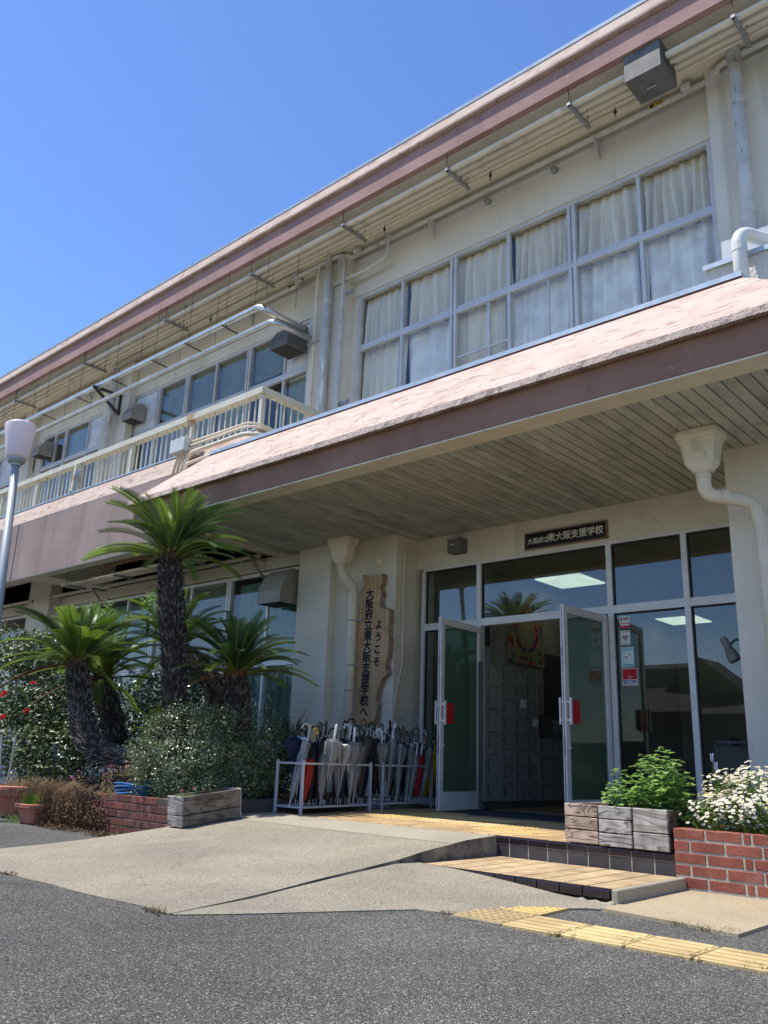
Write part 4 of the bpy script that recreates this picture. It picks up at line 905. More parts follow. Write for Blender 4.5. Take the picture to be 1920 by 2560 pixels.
# wooden board
t=thing('wooden_sign','tall rough edged wooden board with black painted welcome lettering on the column','sign',(-7.6,8.25,2.2))
Yw=8.215
outl=[(907,1437),(926,1440),(955,1434),(958,1450),(950,1468),(953,1487),(948,1503),(951,1517),(962,1522),(973,1524),(974,1545),(970,1570),(973,1600),(968,1640),(963,1665),(968,1684),(955,1698),(946,1720),(940,1740),(943,1765),(938,1790),(934,1812),(885,1812),(887,1770),(890,1730),(886,1700),(889,1660),(893,1620),(890,1580),(896,1545),(897,1520),(904,1500),(902,1480),(909,1460)]
pts=[onY(a,b,Yw) for a,b in outl]
m=MB(); n=len(pts); rr=random.Random(3)
front=[(p.x,Yw,p.z) for p in pts]; cx_=sum(p.x for p in pts)/n; 
back=[(p.x+(.03 if p.x>cx_ else -.03)+rr.uniform(-.008,.012),Yw+.055,p.z+rr.uniform(-.01,.01)) for p in pts]
m.add(front,[tuple(range(n))],0); m.add(front+back,[(i,(i+1)%n,(i+1)%n+n,i+n) for i in range(n)],1); m.add(back,[tuple(range(n-1,-1,-1))],1)
obj('board',m,['bark_wood','bark_edge'],t)
def vtext(s,pxs,size,mat,par,Yq,bold):
    (x0,y0),(x1,y1)=pxs; a=onY(x0,y0,Yq); b=onY(x1,y1,Yq); n=len(s)
    for i,ch in enumerate(s):
        p=a+(b-a)*(i/(n-1)); text('lettering',ch,size,mat,par,at(p.x,Yq,p.z),bold,.002)
vtext('大阪府立東大阪支援学校へ',((925,1486),(909,1781)),.150,'ink',t,Yw-.003,.0045)
vtext('ようこそ',((947,1563),(941,1656)),.135,'ink',t,Yw-.003,.0045)
# bell, junction box, conduit
p=onY(948,1401,8.27); m=MB(); m.lathe([(.065,-.02),(.065,.0),(.045,.012),(.02,.016)],(0,0),20); m.v=[(v[0]+p.x,p.y-v[2],v[1]+p.z) for v in m.v]
one('wall_sensor',m,'cream_pipe','round cream disc fixed on the column above the wooden sign','wall fitting',smooth=False)
t=thing('switch_box','small grey metal box on the wall above the left glass door','electrical box',(-6.45,8.65,3.5))
m=MB(); m.cbox(-6.60,-6.38,8.56,8.711,3.40,3.585,.004); obj('box_body',m,'hood_grey',t)
m=MB(); m.box(-6.56,-6.49,8.558,8.56,3.50,3.515); obj('label_plate',m,'white_panel',t)
m=MB(); m.tube(rpath([(-6.60,8.69,3.50),(-7.05,8.69,3.47),(-7.205,8.67,3.46),(-7.205,8.42,3.52),(-7.205,8.40,3.35),(-7.205,8.42,1.95),(-7.212,8.32,1.62),(-7.22,8.26,1.1)],.08),.012,8)
for z in (3.0,2.5,2.0): m.box(-7.235,-7.19,8.395,8.42,z-.006,z+.006)
one('conduit',m,'cream_pipe','thin cream conduit bending down the column corner left of the doors','conduit',smooth=True)
# spotlight
p=onY(1822,1618,7.9); t=thing('spotlight','dark grey spotlight clamped on the right column edge','spotlight',p)
m=MB(); a=onY(1810,1600,7.9); b=onY(1832,1640,7.9); ax=(b-a).normalized(); m.tube([a-ax*.02,a,a+ax*.09,a+ax*.12,b+ax*.04,b+ax*.05],[.03,.034,.034,.05,.058,.055],14); obj('lamp_body',m,'hood_grey',t,smooth=False)
m=MB(); m.tube(rpath([a+ax*.08,a+ax*.05+Vector((.07,0,.04)),(-2.66,7.9,a.z+.0)],.03),.012,8); m.box(-2.70,-2.652,7.86,7.94,a.z-.05,a.z+.05); obj('arm',m,'dark_iron',t)
# stickers on the glass
Yk=8.752
def stick(name,x0,x1,z0,z1,mat,lab): 
    t=thing(name,lab,'sticker',((x0+x1)/2,Yk,z0)); m=MB(); m.box(x0,x1,Yk,Yk+.0015,z0,z1); obj('sheet',m,mat,t); return t
def bx(t,nm,x0,x1,z0,z1,mat,e=.001): m=MB(); m.box(x0,x1,Yk-e,Yk-e+.0008,z0,z1); return obj(nm,m,mat,t)
t=stick('sticker',-4.30,-4.175,2.262,2.392,'sticker_white','white and red AED sticker, topmost on the glass')
bx(t,'red_band',-4.299,-4.176,2.264,2.315,'red'); text('lettering','AED',.042,'ink',t,at(-4.222,Yk-.002,2.363),.0008); m=MB(); m.box(-4.288,-4.268,Yk-.002,Yk-.001,2.345,2.38); obj('heart_mark',m,'red',t); bx(t,'caption_line',-4.29,-4.185,2.330,2.334,'grey_print'); bx(t,'caption_panel',-4.292,-4.184,2.286,2.306,'sticker_white',.0022)
t=stick('sticker',-4.30,-4.182,2.072,2.232,'sticker_white','white sticker with a grey heart symbol between the AED and smoking stickers')
m=MB(); hp=[]
for i in range(24):
    a=2*PI*i/24; hp.append((-4.241+.0024*16*math.sin(a)**3*.95,2.155+.0024*(13*math.cos(a)-5*math.cos(2*a)-2*math.cos(3*a)-math.cos(4*a))))
m.add([(x,Yk-.001,z) for x,z in hp],[tuple(range(24))]); obj('heart_mark',m,'grey_print',t); bx(t,'caption_line',-4.29,-4.195,2.213,2.221,'grey_print'); bx(t,'caption_line',-4.285,-4.20,2.085,2.09,'grey_print')
t=stick('sticker',-4.302,-4.150,1.828,2.048,'sticker_pale','pale blue no smoking sticker above the red security sticker')
m=MB(); m.lathe([(.045,0),(.045,.0006)],(0,0),24); m.v=[(v[0]-4.226,Yk-.001-v[2],v[1]+1.945) for v in m.v]; obj('disc_mark',m,'sticker_white',t)
bx(t,'cigarette_mark',-4.262,-4.215,1.935,1.943,'black',.0028); bx(t,'smoke_mark',-4.205,-4.195,1.948,1.975,'grey_print',.0028)
for i in range(4): 
    m=MB(); m.lathe([(.012,0),(.012,.0006)],(0,0),12); m.v=[(v[0]-4.27+.03*i,Yk-.001-v[2],v[1]+2.022) for v in m.v]; obj('dot_mark',m,'teal_print',t)
bx(t,'blue_band',-4.285,-4.165,1.84,1.862,'teal_print')
t=stick('sticker',-4.300,-4.118,1.628,1.815,'sticker_white','red and white security company sticker, lowest on the glass')
bx(t,'red_panel',-4.294,-4.124,1.695,1.808,'red'); text('lettering','SECOM',.052,'blue_print',t,at(-4.209,Yk-.002,1.667),.0016,spacing=.95); text('lettering','Security\nby',.018,'sticker_white',t,at(-4.205,Yk-.003,1.715),.0003); bx(t,'red_band',-4.29,-4.128,1.634,1.639,'red')
# ================================================================== LOBBY
LB=thing('l','','',(-5,11,Z2)); del LB['label'],LB['category']; LB.name='lobby'; LB.parent=B; LB.location=WL[LB]-WL[B]
part('lobby_wall',lambda m:(m.box(-6.56,-6.45,9.35,15.5,0,3.5),m.box(-9,-6.57,9.35,9.45,0,3.5),m.box(-2.0,-1.9,8.9,15.5,0,3.5),m.box(-6.45,-2.0,15.4,15.5,0,3.5)),'lobby_wall',LB)
part('lobby_ceiling',lambda m:m.box(-9,-1.9,8.96,15.5,3.34,3.42),'lobby_ceiling',LB)
part('lobby_floor',lambda m:m.box(-9,-1.9,8.81,15.5,.1,Z2+.02),'lobby_floor',LB)
part('doorway',lambda m:m.box(-6.449,-6.44,10.66,12.4,Z2+.02,2.32),'room_dark',LB)
part('notice_panel',lambda m:m.box(-7.2,-6.62,9.30,9.349,.3,2.0),'curtain_green',LB)
for i,(cs,l) in enumerate(((((-6.08,9.95),(-5.48,9.95),(-5.50,10.64),(-6.17,10.65)),'lit square ceiling light just inside the doors'),(((-6.15,13.9),(-5.57,13.9),(-5.5,14.5),(-6.2,14.6)),'lit square ceiling light deeper in the lobby'))):
    t=thing('ceiling_light',l,'ceiling light',(-5.8,cs[0][1],3.3)); m=MB(); x0_,x1_,y0_,y1_=-6.25,-5.55,cs[0][1]+.2,cs[0][1]+.95
    m.box(x0_-.03,x1_+.03,y0_-.03,y1_+.03,3.30,3.338); obj('housing',m,'white_panel',t); m=MB(); m.box(x0_,x1_,y0_,y1_,3.285,3.299); obj('diffuser',m,'lamp_panel',t)
def lockers(name,y0,y1,z1,cols,rows,lab,z0=.33):
    t=thing(name,lab,'locker cabinet',(-6.2,(y0+y1)/2,Z2),'shoe lockers along the lobby wall')
    m=MB(); m.box(-6.43,-6.062,y0,y1,z0-.08,z1); obj('cabinet',m,'locker_dark',t)
    m=MB(); m.box(-6.065,-6.045,y0,y0+.03,z0,z1); m.box(-6.065,-6.045,y1-.02,y1,z0,z1); m.box(-6.064,-6.046,y0+.03,y1-.02,z1-.02,z1); m.box(-6.42,-6.07,y0+.001,y1-.001,Z2+.02,z0-.08); obj('frame',m,'locker',t)
    dw=(y1-y0-.05)/cols; dh=(z1-.02-z0)/rows
    for i in range(cols):
        for j in range(rows):
            ya=y0+.03+dw*i+.003; za=z0+dh*j+.004; m=MB(); m.cbox(-6.060,-6.048,ya,ya+dw-.006,za,za+dh-.008,.002); d=obj('door',m,'locker',t)
            m=MB(); m.box(-6.0475,-6.045,ya+.035,ya+.06,za+dh*.25,za+dh*.68); m.box(-6.0475,-6.046,ya+dw-.06,ya+dw-.04,za+dh*.72,za+dh*.85); m.box(-6.0475,-6.046,ya+.03,ya+.075,za+dh*.76,za+dh*.82); obj('handle',m,'locker_dark',d)
    return t
lockers('locker_cabinet',8.62,8.955,1.965,1,6,'tall grey locker cabinet with large doors nearest the left door')
lockers('locker_cabinet',8.962,9.84,1.955,3,8,'tall grey shoe locker with small doors and two paper notes')
lockers('locker_cabinet',9.85,10.95,1.10,4,4,'low grey shoe locker deeper in the lobby')
for y_,z_,l in ((9.42,1.47,'upper'),(9.70,1.24,'lower')):
    m=MB(); m.box(-6.0445,-6.043,y_,y_+.14,z_,z_+.10); m2=one('paper_note',m,'paper',f'{l} of two white paper notes taped on the shoe locker','note')
m=MB(); m.box(-6.35,-6.15,10.05,10.35,1.10,1.42); m.lathe([(.11,1.10),(.13,1.2),(.12,1.32),(.05,1.38)],(-6.25,10.6),12); one('box',m,'locker_dark','dark items standing on top of the low shoe locker','items')
t=thing('wall_painting','cream painting with a multicoloured ring and coloured dots above the shoe lockers','painting',(-6.43,10.2,2.3))
m=MB(); m.cbox(-6.449,-6.425,9.72,10.66,2.10,2.98,.004); obj('canvas',m,'poster',t)
rr=random.Random(5); cols_=['cloth_red','blue_print','cloth_teal','cloth_orange_red','cloth_navy']
for ci,cn_ in enumerate(cols_):
    m=MB()
    for i in range(16):
        a=rr.random()*2*PI; rd=rr.uniform(.25,.29); y_,z_=10.19+rd*math.cos(a),2.56+rd*math.sin(a); s_=rr.uniform(.012,.03); m.box(-6.4248,-6.4235-.0001*ci,y_-s_,y_+s_,z_-s_*.8,z_+s_)
    for i in range(9):
        y_,z_=rr.uniform(9.76,10.62),rr.choice([rr.uniform(2.13,2.24),rr.uniform(2.9,2.95)]) if i%2 else rr.uniform(2.13,2.95)
        if i%2==0: y_=rr.choice([rr.uniform(9.75,9.86),rr.uniform(10.52,10.63)])
        s_=rr.uniform(.014,.028); m.box(-6.4248,-6.423-.0001*ci,y_-s_,y_+s_,z_-s_,z_+s_)
    obj('paint_spots',m,cn_,t)
m=MB(); m.box(-6.449,-6.42,9.0,9.28,2.25,2.62); one('wall_panel',m,'cloth_brown','small dark red square panel on the lobby wall above the lockers','wall panel')
t=thing('notice_board','standing white notice board inside the lobby behind the right glass','notice board',(-3.4,10.5,Z2))
m=MB(); m.box(-3.95,-3.2,10.4,10.42,.45,1.05); obj('board',m,'locker',t); m=MB(); m.bar((-3.95,10.41,Z2),(-3.95,10.41,1.1),.03); m.bar((-3.2,10.41,Z2),(-3.2,10.41,1.1),.03); m.bar((-3.95,10.41,1.1),(-3.2,10.41,1.1),.03); obj('stand',m,'alu_dark',t)
t=thing('office_shelf','shelf with dark folders inside the lobby behind the sticker window','shelf',(-3.9,12,Z2)); m=MB(); m.box(-4.5,-3.0,12.0,12.4,Z2,.8); obj('cabinet',m,'locker',t); m=MB()
for i in range(9): m.box(-4.45+.15*i,-4.36+.15*i,12.02,12.3,.8,.8+rr.uniform(.2,.5))
obj('folders',m,'cloth_grey',t)
# ================================================================== HOUSE ACROSS THE STREET (seen in the glass)
t=thing('neighbour_house','dark shingled house across the street, reflected in the entrance glass','house',(-12,-11,0))
m=MB(); m.box(-22,-2,-15,-8.2,0,2.45); m.box(-20.5,-10.5,-13,-9,2.4,3.9); obj('wall',m,'house_wall',t)
m=MB(); m.prismX([(-7.6,2.35),(-7.6,2.45),(-10.2,4.18),(-15.4,2.45),(-15.4,2.35),(-10.2,4.05)],-22,-10.25); obj('roof',m,'shingle',t)
m=MB(); m.prismX([(-7.7,2.30),(-7.7,2.38),(-9.6,3.15),(-13.4,2.45),(-13.4,2.35),(-9.6,3.05)],-10.24,-1); obj('roof',m,'shingle',t)
m=MB(); m.add([(-11.6,-8.6,3.0),(-8.9,-8.6,3.0),(-10.25,-8.6,4.15),(-11.6,-10.4,3.0),(-8.9,-10.4,3.0),(-10.25,-10.4,4.15)],[(0,1,2),(5,4,3),(0,2,5,3),(1,4,5,2),(0,3,4,1)]); obj('gable',m,'shingle',t)
t=one('garden_wall',(lambda m:(m.box(-40,12,-6.4,-6.2,0,1.5),m)[1])(MB()),'house_wall','dark wall across the street, seen only in the glass reflection','wall')
# ================================================================== WOODEN PLANTERS
def wbox(name,loc,rotz,w,l,h,rows,mat,lab,side='wood_side',tilt=0,group='weathered wooden planter boxes'):
    """local: front (short end) faces -Y, width w in X, length l in Y"""
    t=thing(name,lab,'planter box',loc,group); t.rotation_euler=(tilt,0,rotz)
    def loc_(nm,m,mt,k=None):
        me,c=mesh_of(nm,m,mt); o=link(nm,me,c,t,local=True)
        if k:o['kind']=k
        return o
    z=0
    for i,rh in enumerate(rows):
        hh=h*rh
        m=MB(); m.cbox(.002*(i%2),w-.003*(i%2),0,.022,z+.003,z+hh-.003,.005); loc_('end_plank',m,mat)
        m=MB(); m.cbox(0,w,l-.022,l,z+.0015,z+hh-.0015,.003); loc_('end_plank',m,mat)
        z+=hh
    z=0
    for hh in (h*.62,h*.38)[::-1]:
        for x0 in (0,w-.02):
            m=MB(); m.cbox(x0+.001,x0+.019,.0235,l-.0235,z+.004,z+hh-.004,.005); loc_('side_plank',m,side)
        z+=hh
    m=MB(); m.box(.02,w-.02,.024,l-.024,.02,h*.86); loc_('soil',m,'soil')
    m=MB(); m.box(.021,.05,.0225,.05,.0,h-.004); m.box(w-.05,w-.021,.0225,.05,0,h-.004); loc_('corner_post',m,'wood_side')
    return t
wbox('wooden_planter',(-3.352,5.795,Z2+.004),R(0),.268,.92,.272,(.34,.33,.33),'wood_pink','pinkish weathered wooden planter box, leftmost of three at the step edge',side='wood_pink')
wbox('wooden_planter',(-3.072,5.78,Z2+.002),R(0),.25,.80,.272,(.33,.34,.33),'wood_grey','silver grey wooden planter with swirling grain, middle of three at the step edge',side='wood_old')
wbox('wooden_planter',(-2.808,5.775,Z2+.002),R(0),.252,.80,.272,(.42,.58),'wood_pale','pale grey wooden planter of two wide boards beside the red brick planter')
# left one sits on the ramp
dz=(.199-.127)/(5.30-4.671)
wbox('wooden_planter',(-6.675,4.665,.134),R(0),.222,.66,.262,(.38,.62),'wood_grey','dark weathered wooden planter on the ramp below the clipped shrub',side='wood_old',tilt=math.atan(dz)*.97)
# ================================================================== BRICK PLANTERS
def bricks(name,lab,x0,x1,yf,z0,rows,course,L_,mat,mort,depth,cat='brick planter',gap=.011,faceend='R',toprow=None,group=None,hh=.0,steps=None):
    t=thing(name,lab,cat,((x0+x1)/2,yf,z0))
    m=MB(); m.box(x0+.003,x1-.006,yf+.0035,yf+.095,z0-.05,z0+rows*course-gap-.004); m.box(x0+.006,x0+.095,yf+.096,yf+depth,z0-.05,z0+rows*course-gap-.004); m.box(x1-.095,x1-.006,yf+.096,yf+depth,z0-.05,z0+rows*course-gap-.004)
    obj('mortar',m,mort,t)
    m=MB(); n=12
    m.grid([[(x0+.09+(x1-x0-.18)*i/n,yf+.09+(depth-.09)*j/n,z0+rows*course-.03+.02*math.sin(i*1.9+j*2.7)) for i in range(n+1)] for j in range(n+1)]); obj('soil',m,'soil',t)
    rr=random.Random(int(abs(x0)*100))
    for r in range(rows):
        zc=z0+r*course
        x=x1; first=True
        # running bond from a fixed corner
        edges=[]
        if steps: edges=steps(r)
        else:
            x=x0; w0=L_*(1 if r%2==rows%2-0 else .5) ; 
            while x<x1-.02:
                e=min(x+w0-gap,x1); edges.append((x,e)); x=e+gap; w0=L_
        for a,b in edges:
            if b-a<.02: continue
            key=(name,round(b-a,3),course); 
            def mk(w=b-a): m=MB(); m.cbox(-w/2,w/2,0,.09,0,course-gap,.0035); return m
            if key not in tile_me: tile_me[key]=mesh_of('brick',mk(),mat,center=False)[0]
            o=link('brick',tile_me[key],((a+b)/2,yf+rr.uniform(-.0015,.0015),zc),t)
    return t
def st_right(r):
    e=[];x=-2.521; g=.013
    long=[(.205,),]
    if r%2==1: pat=[.205,.225,.045,.215,.215,.215,.215]
    else: pat=[.098,.218,.218,.218,.218,.218,.2]
    for w in pat: e.append((x,x+w)); x+=w+g
    return e
bt=bricks('brick_planter','red brick planter with white mortar and daisies at the right edge',-2.521,-1.20,5.775,-.044,6,.0745,.21,'brick','mortar',1.0,steps=st_right,gap=.0135)
for r in range(6):
    zc=-.044+.0745*r
    for k in range(4):
        m=MB(); m.cbox(-2.521,-2.431,5.875+.229*k,5.875+.229*k+.216,zc,zc+.061,.0035); 
        if (r+k)%1==0: obj('brick',m,'brick',bt)
bl2=bricks('brick_planter','old brown brick planter bed below the palms with dry creepers hanging over it',-8.85,-6.735,4.735,.008,5,.071,.212,'brick_old','mortar_dark',2.6,steps=lambda r:[(-6.735-.105*(r%2)*1-.223*(k+1)+.011+ (0),-6.735-.105*(r%2)-.223*k) for k in range(9) if not (r==4 and k==0)]+([(-6.84+.011,-6.735)] if r%2 and r<4 else []))
# end returns
m=MB()
for r in range(5):
    for k in range(3): 
        m=MB(); m.cbox(-6.833,-6.734,4.832+.22*k,4.832+.22*k+.209,.008+.071*r,.008+.071*r+.060,.0035); obj('brick',m,'brick_old',bl2)
p=onY(405,2006,4.76); m=MB(); m.lathe([(.03,p.z-.018),(.06,p.z-.005),(.055,p.z+.02),(.02,p.z+.035)],(p.x+.02,4.80),9)
one('stone',m,'concrete_dirty','rounded grey stone lying on the end of the old brick planter','stone',smooth=True)
m=MB(); m.box(-6.80,-6.74,4.84,5.6,.36,.375); m.box(-7.1,-6.45,7.9,8.1,.1,.2)
m=MB(); m.grid([[(-9.5+.24*i,4.85+.3*j,.335+.02*math.sin(i*1.7+j*2.1)-(0 if j<11 else .02)) for i in range(12)] for j in range(12)])
obj('planting_bed',m,'soil',kind='structure')
m=MB(); m.grid([[(-16+.65*i,4.9+.3*j,.02+.04*math.sin(i*1.7+j*2.1)) for i in range(11)] for j in range(12)])
obj('garden_soil',m,'soil',kind='structure')
# ================================================================== UMBRELLA RACKS
def rack(lab,FL,FR,BL,BR,z0,h):
    t=thing('umbrella_rack',lab,'umbrella rack',((FL[0]+FR[0])/2,(FL[1]+FR[1])/2,z0),'white umbrella racks')
    c=[Vector((*q,0)) for q in (FL,FR,BR,BL)]
    for q in c:
        m=MB(); m.bar((q.x,q.y,z0),(q.x,q.y,z0+h+.012),.024,.024,(0,1,0)); m.lathe([(.013,z0+h+.012),(.008,z0+h+.02)],(q.x,q.y),8); obj('leg',m,'rack',t)
    for i in range(4):
        a,b=c[i],c[(i+1)%4]
        for zz in (z0+.065,z0+h-.012):
            m=MB(); d=(b-a).normalized()*.013; m.bar((a.x+d.x,a.y+d.y,zz),(b.x-d.x,b.y-d.y,zz),.018,.020); obj('rail',m,'rack',t)
    m=MB(); m.add([(q.x,q.y,z0+.055) for q in c],[(0,1,2,3)]); m.v+= [(x,y,z-.006) for x,y,z in m.v]; m.f+=[(7,6,5,4)]; m.m+=[0]; obj('drip_tray',m,'black',t)
rack('left white steel umbrella rack packed with umbrellas',(-6.285,5.90),(-6.47,7.08),(-6.64,5.885),(-6.83,7.05),Z2,.485)
rack('right white steel umbrella rack beside the left glass door',(-6.56,7.38),(-6.72,8.46),(-6.92,7.36),(-7.05,8.42),Z2,.485)
UM={}
def ume(part_,mat):
    k=(part_,mat)
    if k in UM: return UM[k]
    m=MB(); kind=part_
    if kind.startswith('fold'):
        v=int(kind[4:]); rr=random.Random(v*7+1); N=24
        K_={0:1.3,1:1.25,2:1.05,3:1.35}[v]; base={0:[(.006,.07),(.016,.12),(.026,.25),(.033,.42),(.037,.55),(.030,.60),(.034,.66),(.030,.70),(.012,.715)],
              1:[(.006,.07),(.014,.12),(.024,.28),(.036,.42),(.026,.47),(.050,.58),(.060,.66),(.045,.71),(.012,.72)],
              2:[(.006,.07),(.018,.14),(.030,.30),(.05,.46),(.078,.60),(.095,.68),(.07,.705),(.012,.71)],
              3:[(.005,.07),(.012,.12),(.019,.3),(.024,.5),(.026,.62),(.020,.70),(.008,.71)]}[v]
        P=[]
        for i,(r,z) in enumerate(base):
            row=[]
            for j in range(N):
                a=2*PI*j/N+.8*z*(1 if v!=2 else .3); amp={0:.22,1:.34,2:.42,3:.18}[v]*min(1,i/2)
                q=K_*r*(1+amp*math.cos(8*(2*PI*j/N))+rr.uniform(-.05,.05)); zz=z+(.012*math.cos(8*2*PI*j/N) if i>=len(base)-3 else 0)
                row.append((q*math.cos(a),q*math.sin(a),zz))
            row.append(row[0]); P.append(row)
        m.grid(P)
    elif kind=='shaft': m.tube([(0,0,0),(0,0,.05),(0,0,.07),(0,0,.80)],[.003,.005,.005,.0045],6)
    elif kind=='hookJ': m.tube([(0,0,.735),(0,0,.76)]+[(0,0,.84)]+[Vector(q) for q in arc((.042,0,.855),.042,PI,-.15,(1,0,0),(0,0,1),9)]+[(.083,0,.835)],.0098,8)
    elif kind=='hookS': m.tube([(0,0,.735),(0,0,.76),(0,0,.86)]+arc((.034,0,.87),.034,PI,.1,(1,0,0),(0,0,1),8),.0075,8)
    elif kind=='stick': m.tube([(0,0,.73),(0,0,.75),(0,0,.88),(0,0,.90)],[.010,.013,.015,.007],8)
    elif kind=='ribs':
        for j in range(8):
            a=2*PI*j/8; m.tube([(.015*math.cos(a),.015*math.sin(a),.705),(.018*math.cos(a),.018*math.sin(a),.745)],.0025,4)
    if kind=='fold2' and mat=='cloth_navy':
        m.m=[1 if (i%24)%6 in (2,) else 0 for i in range(len(m.f))]; mat=['cloth_navy','cloth_white']
    UM[k]=mesh_of(part_,m,mat,smooth=kind.startswith('fold') and kind!='fold2',center=False)[0]; return UM[k]
# (canopy mat, fold shape, handle mat, handle shape, foot px, handle top px, foot plane X, top plane X, label)
UL=[
('cloth_navy','2','h_black','hookJ',738,(747,1800),-6.50,-6.50,'big navy umbrella half open with pale stripes, leftmost in the rack',1.08),
('vinyl_milky','0','h_beige','hookJ',722,(778,1812),-6.38,-6.38,'milky umbrella with beige hook leaning left beside the striped one',1.0),
('cloth_orange_red','0','h_black','stick',757,(779,1868),-6.44,-6.46,'scarlet umbrella near the left end of the left rack',1.0),
('cloth_black','0','h_yellow','hookJ',772,(787,1818),-6.42,-6.50,'black umbrella with yellowish hook right of the scarlet one',1.0),
('cloth_black','0','h_black','hookJ',813,(797,1812),-6.40,-6.40,'thick black umbrella leaning left in the front row',1.05),
('cloth_navy','3','h_black','hookJ',790,(805,1806),-6.62,-6.62,'dark navy umbrella standing behind the thick black one',1.0),
('vinyl_milky','0','h_white','hookS',800,(813,1854),-6.36,-6.36,'short clear umbrella with thin white hook in the front row',.9),
('cloth_black','3','h_black','hookJ',800,(817,1800),-6.66,-6.60,'slim black umbrella with tall hook at the back of the left rack',1.0),
('vinyl','1','h_white','stick',806,(842,1810),-6.42,-6.40,'clear umbrella with straight white handle in the left rack',1.0),
('vinyl','2','h_black','hookJ',843,(853,1822),-6.42,-6.42,'wide loosely folded clear umbrella with black hook',1.0),
('cloth_black','3','h_black','hookJ',826,(868,1806),-6.60,-6.66,'black umbrella with large hook behind the loose clear one',1.0),
('cloth_black','0','h_black','hookJ',862,(888,1798),-6.62,-6.60,'tall black umbrella behind the white handled clear umbrella',1.0),
('vinyl_milky','1','h_white','stick',872,(887,1817),-6.40,-6.42,'whitish clear umbrella with straight white handle, front centre of left rack',1.0),
('cloth_navy','0','h_white','hookJ',850,(878,1812),-6.50,-6.52,'navy umbrella with small white hook behind the front row in the left rack',1.0),
('vinyl','1','h_black','hookJ',882,(901,1826),-6.46,-6.48,'crumpled clear umbrella with thin black handle beside the whitish one',.96),
('cloth_teal','0','h_teal','hookJ',868,(903,1812),-6.60,-6.58,'dark teal umbrella with teal hook near the right of the left rack',1.0),
('cloth_brown','1','h_brown','hookJ',896,(916,1800),-6.56,-6.60,'brown umbrella with dark brown hook in front of the wooden sign',1.0),
('cloth_grey','3','h_black','hookJ',893,(910,1822),-6.70,-6.70,'dark grey umbrella hidden behind the brown one',1.0),
('cloth_black','0','h_black','hookJ',936,(938,1806),-6.70,-6.70,'black umbrella between the two racks, nearest the front',1.0),
('cloth_black','3','h_black','hookJ',927,(930,1820),-6.78,-6.78,'slim black umbrella between the two racks, at the back',1.0),
('cloth_navy','0','h_black','hookJ',905,(923,1826),-6.62,-6.62,'navy umbrella right of the brown one in the left rack',1.0),
('vinyl_milky','1','h_white','hookJ',953,(955,1822),-6.66,-6.66,'crumpled milky umbrella with white hook, leftmost in the right rack',1.0),
('cloth_black','3','h_black','hookJ',944,(958,1810),-6.92,-6.90,'black umbrella with curled hook at the back left of the right rack',1.0),
('vinyl','0','h_white','hookJ',966,(985,1808),-6.64,-6.66,'clear umbrella with large white hook in the right rack',1.02),
('cloth_black','0','h_black','stick',975,(975,1800),-6.86,-6.84,'black umbrella with straight black handle in the right rack',1.0),
('cloth_teal','1','h_black','hookJ',985,(1001,1820),-6.72,-6.74,'teal grey umbrella with black hook in the right rack',.98),
('cloth_teal','3','h_brown','hookJ',1012,(1006,1816),-6.86,-6.86,'slim dark teal umbrella with brown hook at the back',1.0),
('vinyl','1','h_black','hookS',990,(1004,1830),-6.66,-6.68,'clear umbrella with thin black hook in the middle of the right rack',.96),
('cloth_brown','3','h_wood','hookS',1022,(1018,1826),-6.90,-6.90,'brown umbrella with orange wooden hook at the back of the right rack',.96),
('vinyl_milky','3','h_black','stick',1013,(1033,1830),-6.68,-6.72,'thin clear umbrella with straight dark handle leaning right',1.0),
('vinyl','0','h_beige','hookS',1020,(1038,1812),-6.90,-6.94,'clear umbrella with tall thin metal hook against the column corner',1.05),
('vinyl','0','h_white','hookJ',1022,(1045,1857),-6.66,-6.66,'short clear umbrella with white hook in front of the red one',.9),
('cloth_red','0','h_white','stick',1037,(1056,1862),-6.72,-6.74,'deep red umbrella in the right rack',.93),
('vinyl','3','h_wood','hookJ',1046,(1061,1838),-6.80,-6.82,'clear umbrella with brown wooden hook near the glass door',.96),
('cloth_grey','3','h_white','hookJ',1050,(1065,1826),-6.92,-6.92,'grey umbrella with white hook at the back near the glass door',1.0),
('cloth_pink','3','h_black','hookS',1048,(1060,1868),-6.76,-6.76,'small pink umbrella between the red and grey ones',.9),
('vinyl_milky','0','h_black','hookJ',1050,(1081,1843),-6.68,-6.72,'greyish clear umbrella with black hook near the glass door',1.0),
('cloth_yellow','3','h_black','stick',1058,(1082,1858),-6.74,-6.78,'thin yellow umbrella leaning right near the glass door',.92),
('cloth_yellow','0','h_yellow','hookJ',1073,(1089,1852),-6.78,-6.80,'bright yellow umbrella with yellow hook, rightmost in the racks',.95),
('cloth_navy','3','h_black','hookJ',755,(765,1826),-6.66,-6.66,'navy umbrella behind the scarlet one in the left rack',1.0),
('cloth_black','3','h_beige','hookJ',838,(836,1826),-6.70,-6.70,'black umbrella with beige hook at the back of the left rack',.96),
]
_r=random.Random(99)
for k in range(8):
    x_=748+22*k+_r.uniform(-5,5); UL.append((_r.choice(['cloth_black','cloth_navy','cloth_black','cloth_brown']),'03'[k%2],'h_black','hookJ',x_-_r.uniform(-14,14),(x_,1812+_r.uniform(-6,16)),-6.52-.035*(k%5),-6.54-.035*(k%5),'dark folded umbrella packed deep among the others in the left rack',.98))
for k in range(6):
    x_=948+20*k+_r.uniform(-5,5); UL.append((_r.choice(['cloth_black','cloth_navy','cloth_black','cloth_teal']),'03'[k%2],'h_black','hookJ',x_-_r.uniform(-12,12),(x_,1822+_r.uniform(-6,14)),-6.76-.03*(k%4),-6.78-.03*(k%4),'dark folded umbrella packed deep among the others in the right rack',.98))
